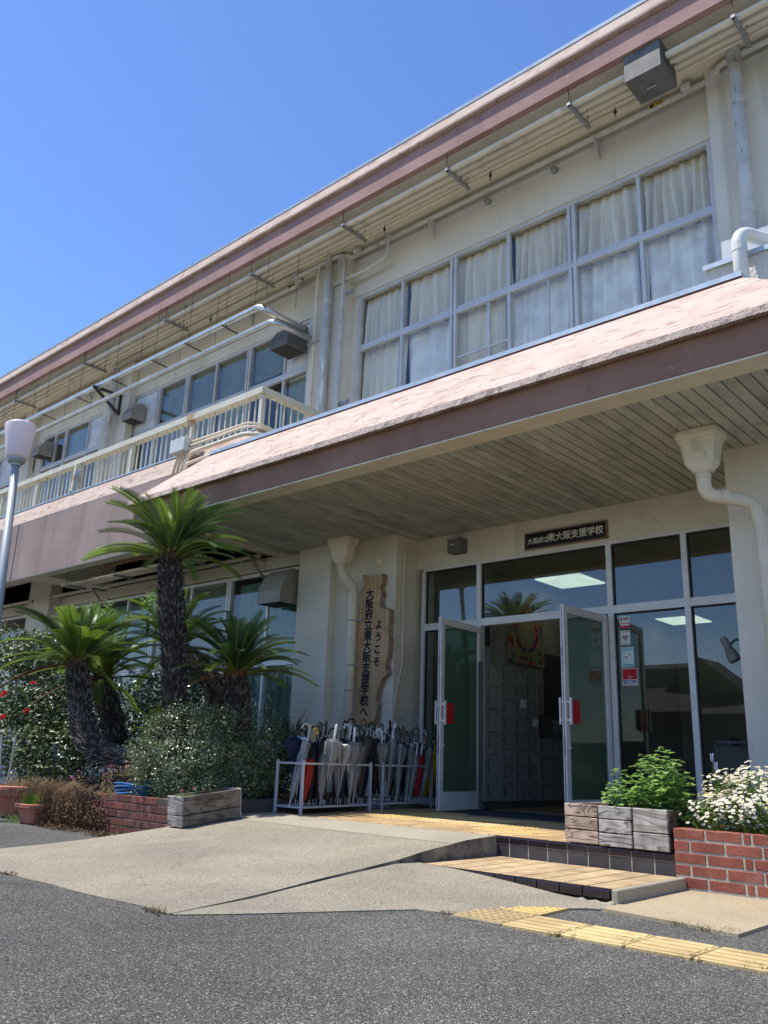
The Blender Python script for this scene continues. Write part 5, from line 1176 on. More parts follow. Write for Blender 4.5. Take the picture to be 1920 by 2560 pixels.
for i,(cm,fs,hm,hs,fx,(hx_,hy_),Xf,Xt,lab,sc_) in enumerate(UL):
    f=onX(fx,2012,Xf); f=Vector((Xf,f.y,Z2+.062)); tp=onX(hx_,hy_,Xt)
    d=tp-f; Ls=d.length; q=d.normalized().to_track_quat('Z','Y')
    t=thing('umbrella',lab,'umbrella',f,'umbrellas standing in the white racks'); t.rotation_mode='QUATERNION'
    rz=random.Random(i).uniform(-.9,.9)+(PI/2 if i%3 else -PI/2.2)
    t.rotation_quaternion=q@Quaternion((0,0,1),rz); s=Ls/.90; t.scale=(max(s,.95),max(s,.95),s)
    link('canopy',ume('fold'+fs,cm),(0,0,0),t,local=True); link('shaft',ume('shaft','alu'),(0,0,0),t,local=True); link('handle',ume(hs,hm),(0,0,0),t,local=True)
    if 'vinyl' in cm: link('rib_tips',ume('ribs','h_white'),(0,0,0),t,local=True)
# ================================================================== LAMP POST
t=thing('street_lamp','grey lamp post with a tapered pinkish white shade standing at the left edge','street lamp',(-9.75,4.2,0))
YL=4.2
T=onY(40,1160,YL); Bm=onY(4,1450,YL); d=(Bm-T); bot=Bm+d*((0-Bm.z)/d.z) if abs(d.z)>0 else Bm
m=MB(); m.tube([bot,T],[.060,.044],16); obj('pole',m,'lamp_post',t,smooth=True)
up=(T-bot).normalized(); b0=T-up*.01; qz=up.to_track_quat('Z','Y')
def axl(prof,n=24): 
    m=MB(); m.lathe(prof,(0,0),n); m.v=[tuple(qz@Vector(v)+b0) for v in m.v]; return m
obj('collar',axl([(.055,-.02),(.06,.01),(.095,.03),(.105,.05),(.11,.07),(.10,.085)]),'lamp_post',t)
obj('lamp_shade',axl([(.10,.075),(.122,.085),(.132,.11),(.150,.25),(.168,.40),(.180,.50),(.176,.525),(.150,.545),(.08,.56),(.02,.565)],28),'lamp_glass',t,smooth=True)
# ================================================================== POTS, HOSE, STAKES
def grassblades(m,cx_,cy_,z,rx,ry,n,h,w=.004,lean=.3,seed=0):
    rr=random.Random(seed)
    for i in range(n):
        x,y=cx_+rr.uniform(-rx,rx),cy_+rr.uniform(-ry,ry); a=rr.random()*6.28; hh=h*rr.uniform(.5,1); dx,dy=math.cos(a)*w,math.sin(a)*w; lx,ly_=rr.uniform(-lean,lean)*hh,rr.uniform(-lean,lean)*hh
        m.add([(x-dx,y-dy,z),(x+dx,y+dy,z),(x+dx*.6+lx*.5,y+dy*.6+ly_*.5,z+hh*.6),(x-dx*.6+lx*.5,y-dy*.6+ly_*.5,z+hh*.6),(x+lx*1.2,y+ly_*1.2,z+hh)],[(0,1,2,3),(3,2,4)])
t=thing('flower_pot','small square terracotta pot full of bright green grass on the asphalt','flower pot',(-8.92,4.55,0))
cx_,cy_=-8.93,4.62
m=MB(); m.lathe([(.13,0),(.14,.01),(.172,.155),(.20,.16),(.205,.195),(.185,.20),(.175,.17),(.16,.165)],(cx_,cy_),32,sq=.8); obj('pot',m,'terracotta',t,smooth=False)
m=MB(); m.lathe([(.172,.15),(.17,.172),(.01,.174)],(cx_,cy_),16,sq=.8); obj('soil',m,'soil',t)
m=MB(); grassblades(m,cx_,cy_,.17,.15,.13,420,.17,.004,.22,1); o=obj('grass',m,'grass',t,fix=False); o['kind']='stuff'
t=thing('flower_pot','large round terracotta pot with dry stems and stakes at the left edge','flower pot',(-9.9,4.95,0))
cx_,cy_=-9.82,4.95
m=MB(); m.lathe([(.26,0),(.30,.02),(.36,.23),(.41,.235),(.43,.30),(.43,.335),(.40,.345),(.38,.31),(.37,.30)],(cx_,cy_),28); obj('pot',m,'terracotta',t,smooth=False)
m=MB(); m.lathe([(.38,.28),(.37,.31),(.01,.33)],(cx_,cy_),20); obj('soil',m,'dry',t)
m=MB(); grassblades(m,cx_,cy_,.30,.3,.3,500,.17,.003,.9,2); o=obj('dry_grass',m,'stucco_white',t,fix=False); o.data.materials[0]=M('straw',(.42,.32,.18),(.25,.2,.08),sc=20,rough=.9); o['kind']='stuff'
for i,(a,b,r0,mt,l) in enumerate((((41,1836),(22,1942),.014,'stake','pale wooden stake leaning in the large terracotta pot'),((4,1836),(0,1920),.012,'stake','pale stake at the far left edge beside the terracotta pot'),((111,1788),(76,1940),.006,'cane','tall thin green garden cane behind the pots'),((70,1912),(74,1972),.012,'stem','short brown stake in the large terracotta pot'))):
    p,q=onY(*a,4.95),onY(*b,4.95); m=MB(); m.tube([p,q+(q-p)*.3],r0,6); one('garden_stake',m,mt,l,'stake')
t=thing('garden_hose','coiled blue garden hose lying on top of the old brick planter','hose',(-7.65,4.85,.38))
rr=random.Random(4); m=MB(); hc=onY(337,1978,4.95)
for k in range(6):
    pts=[]; off=rr.uniform(-.035,.035); zz=hc.z-.055+.024*k
    for i in range(29):
        a=2*PI*i/28; rx=.20+.07*rr.random()*.2+off+.012*k; pts.append((hc.x+.02+rx*math.cos(a)*1.05,4.92+off*.5+.13*math.sin(a),zz+.012*math.sin(a*2+k)+.05*(math.sin(a)>0)*math.sin(a)*.6))
    m.tube(pts,.0105,7)
obj('coil',m,'hose',t,smooth=True)
# ================================================================== FOLIAGE TOOLS
def leafmesh(name,pos,nrm,size,mat,aspect=.5,fold=.25,parent=None,rs=None,tipdir=None):
    n=len(pos); rs=rs or rng
    nrm=nrm/np.linalg.norm(nrm,axis=1,keepdims=True)
    t=rs.normal(size=(n,3)) if tipdir is None else tipdir+rs.normal(size=(n,3))*.5
    t-= (t*nrm).sum(1,keepdims=True)*nrm; t/=np.linalg.norm(t,axis=1,keepdims=True); b=np.cross(nrm,t)
    L=(size*rs.uniform(.6,1.25,n))[:,None]; w=L*aspect*.5
    p0=pos; p2=pos+t*L; pl=pos+t*L*.45-b*w+nrm*w*fold; pr=pos+t*L*.45+b*w+nrm*w*fold
    V=np.stack([p0,pr,p2,pl],1).reshape(-1,3); F=[(4*i,4*i+1,4*i+2) for i in range(n)]+[(4*i,4*i+2,4*i+3) for i in range(n)]
    me=bpy.data.meshes.new(name); me.from_pydata(V.tolist(),[],F); me.materials.append(MATS[mat]); me.update()
    return link(name,me,(0,0,0),parent,local=parent is not None)
def blobpts(blobs,n,rs,inner=.55):
    """blobs: (cx,cy,cz,rx,ry,rz,weight)"""
    w=np.array([b[6] for b in blobs],float); w/=w.sum(); idx=rs.choice(len(blobs),n,p=w)
    B_=np.array([b[:6] for b in blobs])[idx]; d=rs.normal(size=(n,3)); d/=np.linalg.norm(d,axis=1,keepdims=True)
    r=(inner+(1-inner)*rs.random(n)**.6)[:,None]
    bump=(1+.18*np.sin(d[:,:1]*7+B_[:,:1]*3)*np.sin(d[:,1:2]*6+1)+.12*np.sin(d[:,2:]*9+B_[:,1:2]*5))
    pos=B_[:,:3]+d*B_[:,3:6]*r*bump; return pos,d
def shrub(name,lab,cat,blobs,n,size,mat,seed,aspect=.5,up=.5,stems=12,group=None,inner=.5,zmin=None,sprigs=0,stemmat='stem'):
    rs=np.random.default_rng(seed); base=(blobs[0][0],blobs[0][1],0)
    t=thing(name,lab,cat,base,group); pos,d=blobpts(blobs,n,rs,inner)
    if zmin is not None: k=pos[:,2]>zmin; pos=pos[k];d=d[k]
    nr=d*.7+rs.normal(size=d.shape)*.55+np.array([0,0,up]); 
    me_=leafmesh('foliage',pos-np.array(base),nr,size,mat,aspect,rs=rs,parent=t)
    m=MB(); rr=random.Random(seed)
    for i in range(stems):
        b=blobs[i%len(blobs)]; p0=Vector((b[0]+rr.uniform(-.15,.15)*b[3],b[1]+rr.uniform(-.15,.15)*b[4],max(zmin or 0,b[2]-b[5]*.95))); a=rr.random()*6.28; e=rr.uniform(.3,1.2)
        p1=Vector((b[0]+b[3]*.8*math.cos(a)*math.cos(e),b[1]+b[4]*.8*math.sin(a)*math.cos(e),b[2]+b[5]*.8*math.sin(e))); mid=(p0+p1)/2+Vector((rr.uniform(-.05,.05),rr.uniform(-.05,.05),.05))
        m.tube([p0,mid,p1],[.012,.008,.004],5)
    obj('stems',m,stemmat,t)['kind']='stuff'
    if sprigs:
        m=MB(); P_=[];N_=[]
        for i in range(sprigs):
            b=blobs[rr.randrange(len(blobs))]; a=rr.random()*6.28; e=rr.uniform(.5,1.4)
            p0=Vector((b[0]+b[3]*.85*math.cos(a)*math.cos(e),b[1]+b[4]*.85*math.sin(a)*math.cos(e),b[2]+b[5]*.85*math.sin(e))); L_=rr.uniform(.12,.32); dr=Vector((math.cos(a)*.4,math.sin(a)*.4,1)).normalized(); p1=p0+dr*L_
            m.tube([p0,(p0+p1)/2+Vector((0,0,.01)),p1],[.003,.002,.0015],4)
            for k in range(int(L_/.022)):
                q=p0+dr*(.022*k); P_.append(tuple(q-Vector(base))); N_.append((rr.uniform(-1,1),rr.uniform(-1,1),rr.uniform(.1,1)))
        obj('twigs',m,stemmat,t)['kind']='stuff'; leafmesh('sprig_leaves',np.array(P_),np.array(N_),size*.95,mat,aspect,rs=rs,parent=t)
    return t
# ================================================================== CYCADS
def frond_mesh(kind,mat_i):
    a0,bend,vang={0:(82,42,.8),1:(62,62,.65),2:(40,62,.5),3:(20,52,.35),4:(-8,40,.2)}[kind]
    m=MB(); pts=[];x=z=0; n=14; dirs=[]
    for i in range(n+1):
        s=i/n; a=R(a0-bend*s**1.25); dirs.append((math.cos(a),math.sin(a))); pts.append((x,0,z)); x+=math.cos(a)/n; z+=math.sin(a)/n
    m.tube(pts,[.011*(1-.8*i/n)+.002 for i in range(n+1)],5,1)
    rr=random.Random(kind*5+mat_i); N=74
    for k in range(N):
        s=.13+.87*k/(N-1); i=min(int(s*n),n-1); f=s*n-i; p=Vector(pts[i]).lerp(Vector(pts[i+1]),f); t=Vector((dirs[i][0],0,dirs[i][1])); nrm=Vector((-dirs[i][1],0,dirs[i][0]))
        L=.155*min(1,(s-.05)*4.5)*(1-.72*max(0,s-.55)/.45*(s-.2)); L*=rr.uniform(.9,1.06); w=.0050
        for sd in (-1,1):
            d=(t*.62+Vector((0,sd,0))*.85+nrm*vang*.55).normalized(); tip=p+d*L-nrm*L*.12+t*.01
            mid=p+d*L*.55+nrm*L*.03; m.add([p-t*w*.9,p+t*w*.9,mid+t*w*.8,mid-t*w*.8,tip],[(0,1,2,3),(3,2,4)],0)
    return mesh_of('frond',m,['frond' if mat_i==0 else 'frond_dark','rachis'],center=False)[0]
FR={(k,q):frond_mesh(k,q) for k in range(5) for q in (0,1)}
FRD=FR[(4,0)].copy(); FRD.materials[0]=MATS['dry']; FRD.materials[1]=MATS['dry']
def cycad(lab,path,rad,n,length,seed,dark=.3,tilt=(0,0),low=1.0,grey=False,crown=True,sc_dens=1.0,azs=None,kmin=0):
    rr=random.Random(seed); top=Vector(path[-1]); t=thing('cycad_palm',lab,'cycad palm',path[0],'cycad palms in the planting bed')
    P=[Vector(p) for p in path]
    # resample
    seg=[];
    for i in range(len(P)-1):
        k=max(2,int((P[i+1]-P[i]).length/.06))
        for j in range(k):
            u=j/k
            p0=P[max(i-1,0)];p1=P[i];p2=P[i+1];p3=P[min(i+2,len(P)-1)]
            q=.5*((2*p1)+(-p0+p2)*u+(2*p0-5*p1+4*p2-p3)*u*u+(-p0+3*p1-3*p2+p3)*u**3); seg.append((q,rad[i]*(1-u)+rad[i+1]*u))
    seg.append((P[-1],rad[-1]))
    m=MB(); m.tube([s[0] for s in seg],[s[1]*.88*(1+.04*math.sin(i*2.1)) for i,s in enumerate(seg)],14,0)
    total=sum((seg[i+1][0]-seg[i][0]).length for i in range(len(seg)-1)); ns=int(total*1150*sc_dens*(sum(rad)/len(rad))/.15)
    for i in range(ns):
        u=rr.random()*(len(seg)-1.001); k=int(u); p=seg[k][0].lerp(seg[k+1][0],u-k); r=seg[k][1]; ax=(seg[k+1][0]-seg[k][0]).normalized()
        o1=ax.orthogonal().normalized(); o2=ax.cross(o1); a=rr.random()*2*PI; out=o1*math.cos(a)+o2*math.sin(a); sd=ax.cross(out)
        b=p+out*r*.84; L=rr.uniform(.035,.07); w=rr.uniform(.009,.016); tip=b+out*L*rr.uniform(.45,.9)+ax*L*rr.uniform(.4,1.0)
        m.add([b-sd*w,b+sd*w,b+out*.012-ax*.015,tip],[(0,1,3),(1,2,3),(2,0,3)],1 if rr.random()<(.55 if grey else .28) else 0)
    obj('trunk',m,['trunk','trunk_grey'],t,fix=False)
    if not crown: return t
    ax=(seg[-1][0]-seg[-2][0]).normalized(); r=rad[-1]
    m=MB(); m.lathe([(r*.9,-.05),(r*1.05,.0),(r*.95,.05),(r*.6,.10),(r*.2,.13)],(0,0),14); q=ax.to_track_quat('Z','Y'); m.v=[tuple(q@Vector(v)+top) for v in m.v]
    for i in range(160):
        a=rr.random()*2*PI; rad_=r*rr.uniform(.6,1); b=q@Vector((math.cos(a)*rad_,math.sin(a)*rad_,rr.uniform(0,.05)))+top; e=b+q@Vector((math.cos(a)*.05,math.sin(a)*.05,.06)); sd=Vector((-math.sin(a),math.cos(a),0))*.006
        m.add([b-sd,b+sd,e],[(0,1,2)])
    obj('crown_base',m,'fuzz',t)
    for i in range(n):
        u=i/n; az=i*2.39996+rr.uniform(-.2,.2)
        kd=0 if u<.20 else 1 if u<.52 else 2 if u<.82 else 3 if u<.86+.12*low else 4
        kd=max(kd,kmin)
        dk=1 if rr.random()<dark else 0
        o=link('frond',FR[kd,dk],top+Vector((math.cos(az)*r*.35,math.sin(az)*r*.35,.06-.06*u)),t)
        s=length*rr.uniform(.84,1.1)*(.8 if kd==0 else 1)
        E=Quaternion((0,0,1),az)@Quaternion((0,1,0),rr.uniform(-.09,.09)); Tq=Quaternion((1,0,0),tilt[1])@Quaternion((0,1,0),tilt[0])
        if i%44==41: o.data=FRD
        o.rotation_mode='QUATERNION'; o.rotation_quaternion=Tq@E@Quaternion((1,0,0),rr.uniform(-.25,.25)); o.scale=(s,s,s)
    return t
def pth(l,Y): return [tuple(onY(a,b,Y+(c[0] if c else 0))) for a,b,*c in l]
YT=5.25
cycad('tallest cycad palm with a thick dark trunk in front of the canopy corner',pth([(436,1900),(437,1800),(436,1700),(434,1620),(430,1530),(426,1450),(425,1398)],YT),[.125,.125,.13,.14,.145,.135,.11],56,.92,1,dark=.35,low=1.3)
cycad('front left cycad palm with a bent grey trunk rising from the brick bed',pth([(385,1925,.2),(350,1902,.15),(300,1893,.1),(250,1880,.03),(217,1840,0),(203,1780,0),(197,1720,0),(192,1662,0)],4.95),[.09,.09,.10,.115,.135,.13,.13,.115],56,.90,2,dark=.2,low=.9,grey=True)
cycad('shorter cycad palm standing directly behind the bent trunk palm',pth([(290,1900),(285,1830),(270,1760),(254,1700)],5.6),[.13,.14,.14,.11],42,.82,3,dark=.45,low=.5)
cycad('right hand cycad palm with orange crown base beside the column window',pth([(598,1900),(597,1820),(594,1740),(590,1690)],5.75),[.13,.13,.135,.115],54,.80,4,dark=.75,low=1.1)
cycad('leaning cycad palm behind the tall trunk with fronds at mid height',pth([(575,1860,.1),(550,1760),(520,1690),(480,1650),(440,1622)],6.1),[.13,.12,.12,.12,.11],40,.82,5,dark=.4,low=.4,tilt=(-.15,0))
cycad('small low cycad with bright fronds between the trunks',pth([(400,1870),(400,1835)],5.35),[.07,.06],14,.40,6,dark=.2,low=.4)
# ================================================================== SHRUBS
def B3(px,py,Y,r,rz=None,w=1,ry=None):
    p=onY(px,py,Y); return (p.x,p.y,p.z,r,ry or r,rz or r,w)
shrub('clipped_shrub','dense glossy small leaved shrub bulging over the wooden planter','shrub',[B3(478,1885,5.25,.56,.47,7),B3(425,1930,5.15,.36,.32,2),B3(540,1860,5.6,.48,.42,3),B3(580,1930,5.65,.45,.42,3),B3(500,1965,5.25,.38,.26,2),B3(640,1880,6.0,.42,.42,2)],30000,.026,'leaf_privet',21,aspect=.55,up=.7,stems=30,sprigs=60,inner=.72,zmin=.28)
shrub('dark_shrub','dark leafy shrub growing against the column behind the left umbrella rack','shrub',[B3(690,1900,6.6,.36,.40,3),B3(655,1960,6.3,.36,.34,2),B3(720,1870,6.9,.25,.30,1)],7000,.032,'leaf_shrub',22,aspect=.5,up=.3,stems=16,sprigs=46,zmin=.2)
cam_=shrub('camellia_bush','tall camellia bush with red flowers behind the big pot','shrub',[B3(50,1700,5.9,.85,.62,3),B3(90,1640,6.0,.55,.38,2),B3(30,1820,5.8,.9,.5,2),B3(130,1770,6.0,.6,.5,2),B3(130,1880,5.8,.7,.45,2),B3(10,1620,6.4,.6,.4,1)],15000,.062,'leaf_camellia',23,aspect=.55,up=.4,stems=24,inner=.55,zmin=.0)
rr=random.Random(9)
def flower_me(name,mat,r,np_=10):
    m=MB()
    for k in range(3):
        for i in range(np_):
            a=2*PI*i/np_+k*.4; rk=r*(1-.25*k); zc=.006*k; c,s=math.cos(a),math.sin(a); m.add([(0,0,zc),(c*rk*.6-s*rk*.28,s*rk*.6+c*rk*.28,zc+.01),(c*rk,s*rk,zc+.006),(c*rk*.6+s*rk*.28,s*rk*.6-c*rk*.28,zc+.01)],[(0,1,2,3)])
    return mesh_of(name,m,mat,center=False)[0]
fm=flower_me('flower','red_flower',.055)
for a,b,Yf in ((10,1735,5.2),(83,1707,5.45),(52,1637,5.6),(66,1777,5.4),(5,1795,5.2)):
    p=onY(a,b,Yf+.05); o=link('flower',fm,p,cam_); o.rotation_euler=(R(60)+rr.uniform(-.4,.4),rr.uniform(-.4,.4),rr.uniform(.2,.9)); s=rr.uniform(.8,1.3); o.scale=(s,s,s)
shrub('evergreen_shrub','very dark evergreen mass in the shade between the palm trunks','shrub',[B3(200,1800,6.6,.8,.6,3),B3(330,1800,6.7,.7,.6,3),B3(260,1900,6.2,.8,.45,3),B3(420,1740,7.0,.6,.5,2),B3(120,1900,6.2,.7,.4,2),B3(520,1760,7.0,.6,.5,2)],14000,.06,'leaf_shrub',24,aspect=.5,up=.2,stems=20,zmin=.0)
shrub('pale_leaf_shrub','small upright shrub with pale young leaves behind the palm fronds','shrub',[B3(225,1560,5.9,.16,.30,1),B3(265,1545,6.1,.14,.25,1),B3(375,1530,5.7,.12,.26,1)],700,.06,'leaf_bright',25,aspect=.35,up=.3,stems=6,zmin=.5)
# ground cover over the planter and dry creepers
rs=np.random.default_rng(31)
gc=thing('ground_cover','reddish green ground cover with tiny pink flowers spilling over the brick bed','ground cover',(-7.9,5,.36)); 
pos,d=blobpts([B3(240,1965,4.95,.50,.12,3,.3),B3(190,1975,4.95,.38,.13,3,.3),B3(320,1945,5.1,.45,.14,3,.3),B3(140,1985,4.9,.25,.12,2,.25),B3(370,1930,5.1,.3,.16,2,.3),B3(285,1985,4.85,.3,.07,1,.2)],7500,rs,.4)
leafmesh('foliage',pos-np.array(WL[gc]),d+np.array([0,0,.8]),.024,'leaf_cover',.8,rs=rs,parent=gc)['kind']='stuff'
pos2,d2=blobpts([B3(240,1955,4.95,.50,.14,3,.3),B3(330,1930,5.1,.45,.17,3,.3),B3(170,1960,4.95,.34,.13,2,.3)],420,rs,.85)
leafmesh('flowers',pos2-np.array(WL[gc]),d2+np.array([0,-.4,.8]),.020,'pink_flower',1.0,rs=rs,parent=gc)['kind']='stuff'
dc=thing('dry_creeper','tangle of dry brown creeper stems hanging down over the brick planter face','creeper',(-8.2,4.7,.3))
m=MB(); rr=random.Random(77)
for i in range(520):
    u=rr.random(); px_=75+rr.betavariate(1.6,2.2)*190; x=onY(px_,1990,4.72).x; zt_=.38+rr.uniform(-.03,.06); y=4.71-rr.uniform(0,.16); L=rr.uniform(.08,.36); pts=[(x,y+.06,zt_)]
    k=6; xx=x;yy=y-.01;zz=zt_-.01
    for j in range(k):
        xx+=rr.uniform(-.03,.025); yy-=rr.uniform(-.01,.016); zz-=L/k; pts.append((xx,yy,max(zz,.01)))
    w=rr.uniform(.0012,.003)
    for a,b in zip(pts,pts[1:]): m.add([(a[0]-w,a[1],a[2]),(a[0]+w,a[1],a[2]),(b[0]+w,b[1],b[2]),(b[0]-w,b[1]-w,b[2])],[(0,1,2,3)])
o=obj('stems',m,'dry',dc,fix=False); o['kind']='stuff'
pos,d=blobpts([B3(110,2020,4.62,.32,.17,3,.12),B3(160,2030,4.62,.36,.16,3,.1),B3(215,2035,4.64,.32,.14,3,.09),B3(150,2070,4.5,.45,.03,2,.1),B3(260,2085,4.45,.35,.02,1,.08)],3800,rs,.3)
pos=pos[pos[:,2]>.004]; leafmesh('dead_leaves',pos-np.array(WL[dc]),rs.normal(size=pos.shape)+np.array([0,-.4,.3]),.026,'dry',.7,rs=rs,parent=dc)['kind']='stuff'
def weed(lab,px,py,r,n,h,mat='weed',seed=0,z=0.0):
    p=onZ(px,py,z); m=MB(); grassblades(m,p.x,p.y,z,r,r*.5,n,h,.002,1.0,seed); o=one('weed',m,mat,lab,'weed')
    return o
weed('small leafy weed at the foot of the large terracotta pot',35,2055,.16,120,.10,'leaf_bright',1)
weed('green weed tuft at the foot of the creeper covered bricks',185,2062,.16,130,.09,'weed',2)
weed('dry grass tuft where the ramp meets the old brick planter',330,2073,.16,120,.09,'weed',3,.05)
weed('tiny weeds in the joint between the first two bar tiles',1463,2318,.05,60,.03,'weed',4)
weed('tiny weeds in the joint between the middle bar tiles',1570,2358,.06,60,.03,'weed',5)
weed('tiny weeds at the lower joint of the last two bar tiles',1722,2397,.06,70,.03,'weed',6)
weed('small weeds at the corner of the right concrete slab',1800,2332,.10,70,.04,'weed',7)
weed('thin weeds along the near edge of the first bar tile',1405,2343,.07,60,.03,'weed',8)
weed('reddish dry weeds at the front corner of the ramp',395,2283,.08,60,.04,'dry',9)
weed('small weed where the apron meets the dot tile',1120,2286,.05,40,.03,'weed',10)
weed('small weed beside the right end of the tactile strip',1905,2428,.07,80,.035,'weed',11)
weed('reddish dry weeds along the left ramp edge',25,2188,.07,60,.03,'dry',12)
weed('sparse weeds at the edge of the right slab near its middle',1712,2318,.08,40,.04,'weed',13)
# green plant in the left wooden box
t=thing('seedling_patch','bright green seedlings with two magenta flowers in the dark planter on the ramp','plant',(-6.55,4.85,.37))
m=MB(); grassblades(m,-6.57,4.86,.365,.07,.16,260,.055,.003,.5,15); o=obj('leaves',m,'leaf_bright',t,fix=False)
fm2=flower_me('flower','pink_flower',.02,8)
for a,b in ((453,1980),(485,1974)):
    p=onX(a,b,-6.58); o=link('flower',fm2,p,t)
# chrysanthemum-leaf plant in right boxes
def lobed(name,mat):
    m=MB(); out=[(0,0),(.16,.10),(.34,.34),(.42,.22),(.62,.36),(.66,.20),(.88,.20),(1,0)]
    pts=[(x,y) for x,y in out]+[(x,-y) for x,y in out[-2:0:-1]]
    V=[(x,y,.10*abs(y)+.06*math.sin(x*3)-.12*x*x) for x,y in pts]; m.add(V+[(.5,0,.0)],[(i,(i+1)%len(pts),len(pts)) for i in range(len(pts))]); return mesh_of(name,m,mat,center=False)[0]
lobe=lobed('leaf','leaf_bright'); lv=np.array([v.co[:] for v in lobe.vertices]); lf=[tuple(p.vertices) for p in lobe.polygons]
def leafy_plant(lab,stems,seed):
    rr=random.Random(seed); t=thing('leafy_plant',lab,'plant',(-2.9,6.1,.45)); sm=MB(); V=[];F=[]
    base=Vector(WL[t])
    def addleaf(p,out,s):
        zax=Vector((rr.uniform(-.3,.3),rr.uniform(-.3,.3),1)).normalized(); xax=(out-zax*out.dot(zax)+zax*rr.uniform(-.1,.35)).normalized(); yax=zax.cross(xax).normalized(); o=len(V)
        for v in lv: V.append(tuple(p-base+(xax*v[0]+yax*v[1]+xax.cross(yax)*v[2])*s))
        F.extend([tuple(i+o for i in f) for f in lf])
    for (x,y,z0,x1,y1,z1) in stems:
        a=Vector((x,y,z0));b=Vector((x1,y1,z1)); mid=(a+b)/2+Vector((rr.uniform(-.02,.02),rr.uniform(-.02,.02),0)); sm.tube([a,mid,b],[.005,.004,.002],5)
        L=(b-a).length; k=int(L/.013)
        for i in range(k):
            u=i/k; p=a.lerp(mid,u*2) if u<.5 else mid.lerp(b,u*2-1); az=i*2.4+rr.uniform(-.4,.4); s=(.098-.040*u)*rr.uniform(.8,1.25); out=Vector((math.cos(az),math.sin(az),.45)); addleaf(p+out*.012,out,s)
            if i%3==0:
                az+=1.3; out=Vector((math.cos(az),math.sin(az),.6)); q=p+out*.05; sm.tube([p,q],.002,4)
                for j in range(3): aa=az+rr.uniform(-1,1); o2=Vector((math.cos(aa),math.sin(aa),.6)); addleaf(q,o2,s*.7)
        for j in range(5): az=j*1.257; addleaf(b,Vector((math.cos(az),math.sin(az),.9)),.035)
    me=bpy.data.meshes.new('foliage'); me.from_pydata(V,[],F); me.materials.append(MATS['leaf_bright']); me.update(); link('foliage',me,base,t); obj('stems',sm,'cane',t)['kind']='stuff'
rr=random.Random(12); st=[]
tops=[(1540,1925),(1560,1955),(1525,1960),(1620,1890),(1600,1910),(1640,1900),(1665,1878),(1690,1900),(1680,1925),(1655,1945),(1635,1960),(1610,1950),(1590,1975),(1570,1990),(1700,1965),(1545,1990),(1715,1985),(1650,1990),(1685,1985),(1620,1990),(1530,1985),(1705,1935),(1600,1940),(1665,1915)]
for a,b in tops:
    Yp=rr.uniform(5.92,6.35); p=onY(a,b,Yp); px_=min(max(p.x+rr.uniform(-.1,.1),-3.04),-2.6); st.append((px_,Yp+rr.uniform(-.05,.1),.44,p.x,Yp,p.z))
leafy_plant('bushy bright green plant with lobed leaves growing from the grey wooden planters',st,5)
# daisies
t=thing('daisy_bush','dome of small white daisies with yellow centres in the red brick planter','daisy bush',(-2.0,6.2,.4))
bl_=[(-2.22,6.16,.47,.30,.30,.23,3),(-1.98,6.10,.48,.32,.28,.24,3),(-1.65,6.15,.48,.35,.3,.26,3),(-2.35,6.05,.42,.18,.2,.12,1),(-2.0,6.4,.55,.4,.3,.22,2)]
pos,d=blobpts(bl_,21000,np.random.default_rng(41),.45); pos=pos[pos[:,2]>.37]; base=np.array(WL[t]); rs=np.random.default_rng(42)
leafmesh('foliage',pos-base,rs.normal(size=pos.shape)+np.array([0,0,.6]),.022,'leaf_daisy',.35,rs=rs,parent=t)
m=MB(); 
for i in range(11):
    a=2*PI*i/11; c,s=math.cos(a),math.sin(a); m.add([(c*.004-s*.0016,s*.004+c*.0016,0),(c*.015-s*.0042,s*.015+c*.0042,.001),(c*.0185,s*.0185,-.001),(c*.015+s*.0042,s*.015-c*.0042,.001),(c*.004+s*.0016,s*.004-c*.0016,0)],[(0,1,2,3,4)],0)
m.lathe([(.0065,-.001),(.006,.003),(.003,.005)],(0,0),7,1)
dme=mesh_of('flower',m,['petal','yolk'],center=False)[0]
rr=random.Random(6); rs=np.random.default_rng(43); p3,d3=blobpts(bl_,3500,rs,.97); cnt=0
for p,dd in zip(p3,d3):
    if cnt>=296: break
    if p[0]>-1.80: continue
    if dd[2]<-.05 or p[2]<.43: continue
    if dd[1]>.55: continue
    if p[2]<.52 and rr.random()<.55: continue
    n_=Vector((dd[0]*.5,dd[1]*.5-.15,1)).normalized(); o=link('flower',dme,Vector(p)+Vector(dd)*.035+Vector((0,0,.015)),t); o.rotation_mode='QUATERNION'; o.rotation_quaternion=(n_+Vector((rr.uniform(-.3,.3),rr.uniform(-.3,.3),0))).to_track_quat('Z','Y'); s=rr.uniform(.72,.95); o.scale=(s,s,s); cnt+=1
V=[];F=[];MI=[]
dv=[v.co[:] for v in dme.vertices]; df=[(tuple(q.vertices),q.material_index) for q in dme.polygons]
for p,dd in zip(p3[::-1][:3300],d3[::-1][:3300]):
    if dd[2]<-.15 or p[2]<.40 or dd[1]>.7: continue
    if p[2]<.5 and rr.random()<.6: continue
    n_=(Vector((dd[0]*.5,dd[1]*.5-.1,1)).normalized()+Vector((rr.uniform(-.4,.4),rr.uniform(-.4,.4),0))).to_track_quat('Z','Y'); s=rr.uniform(.6,.85); o_=len(V); c_=Vector(p)+Vector(dd)*.012
    V+=[tuple(n_@(Vector(v)*s)+c_) for v in dv]; F+=[tuple(i+o_ for i in f) for f,_ in df]; MI+=[mi for _,mi in df]
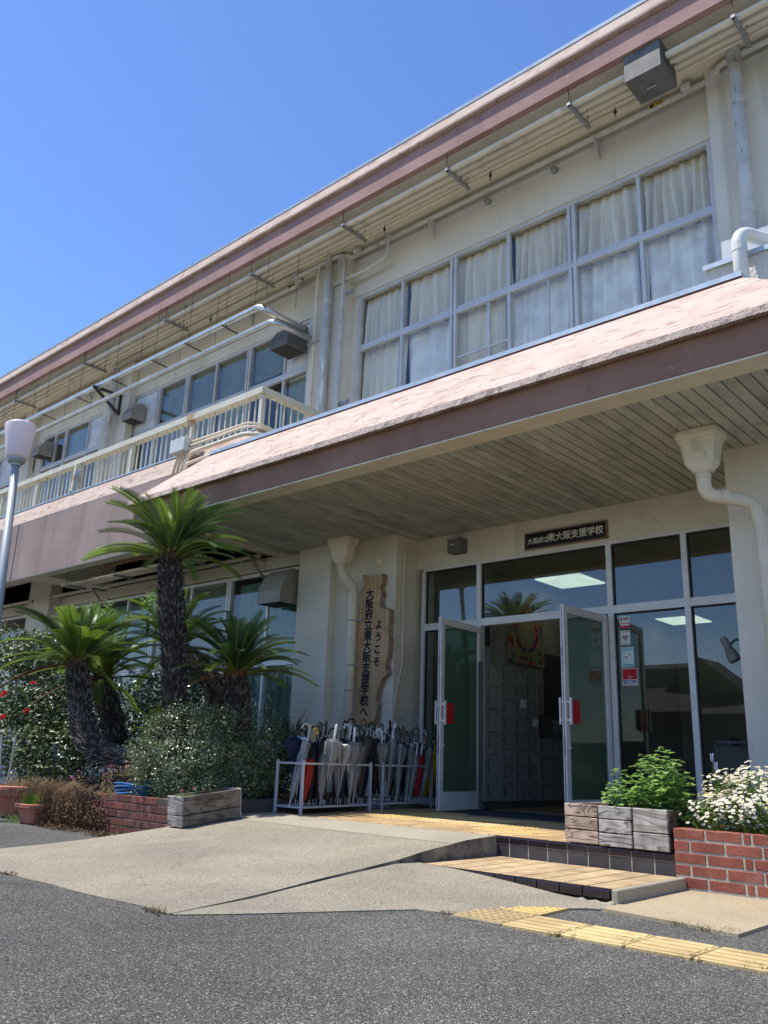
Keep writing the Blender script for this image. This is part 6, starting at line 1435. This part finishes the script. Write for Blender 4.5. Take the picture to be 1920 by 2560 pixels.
me=bpy.data.meshes.new('small_flowers'); me.from_pydata(V,[],F); me.materials.append(MATS['petal']); me.materials.append(MATS['yolk']); me.polygons.foreach_set('material_index',MI); me.update()
o=link('small_flowers',me,(0,0,0),t); o['kind']='stuff'
for a,b,l in ((1780,1893,'taller'),(1790,1915,'shorter')):
    p=onY(a,b,6.2); m=MB(); m.tube([(p.x+.01,6.2,.5),p],.0025,5); t=thing('grape_hyacinth',f'{l} of two thin stems with pale violet buds above the daisies','flower',p); obj('stem',m,'cane',t)
    m=MB()
    for i in range(14): aa=i*2.4; m.lathe([(.002,p.z-.03+.004*i-.004),(.006,p.z-.03+.004*i),(.002,p.z-.03+.004*i+.005)],(p.x+.009*math.cos(aa),6.2+.009*math.sin(aa)),5)
    obj('buds',m,'hyacinth',t)

# loose grit along the paving edges
rr=random.Random(55); V=[];F=[]
def pebble(x,y,z,s):
    o=len(V); 
    for dx,dy,dz in ((1,0,0),(0,1,0),(-1,0,0),(0,-1,0),(0,0,.8)): V.append((x+dx*s*rr.uniform(.6,1.2),y+dy*s*rr.uniform(.6,1.2),z+dz*s*rr.uniform(.6,1.1)))
    F.extend([(o,o+1,o+4),(o+1,o+2,o+4),(o+2,o+3,o+4),(o+3,o,o+4)])
for i in range(700):
    k=rr.random()
    if k<.35: x=rr.uniform(-6.6,-3.75); y=2.68-abs(rr.gauss(0,.05))
    elif k<.6: t_=rr.random(); x=-3.72+.9*t_+rr.gauss(0,.01); y=2.69+1.14*t_-abs(rr.gauss(0,.04)); x+=.02
    elif k<.8: x=rr.uniform(-2.8,-1.0); y=3.76-abs(rr.gauss(0,.03))
    else: x=rr.uniform(-7,0); y=rr.uniform(1.2,3.6)
    if x>-6.7 and y>2.69 and x<-3.75: continue
    pebble(x,y,.0005,rr.uniform(.0015,.005))
me=bpy.data.meshes.new('grit'); me.from_pydata(V,[],F); me.materials.append(MATS['concrete_smooth']); me.update(); o=link('grit',me,(0,0,0)); o['kind']='stuff'; o['label']='loose pale grit scattered on the asphalt along the paving edges'; o['category']='grit'
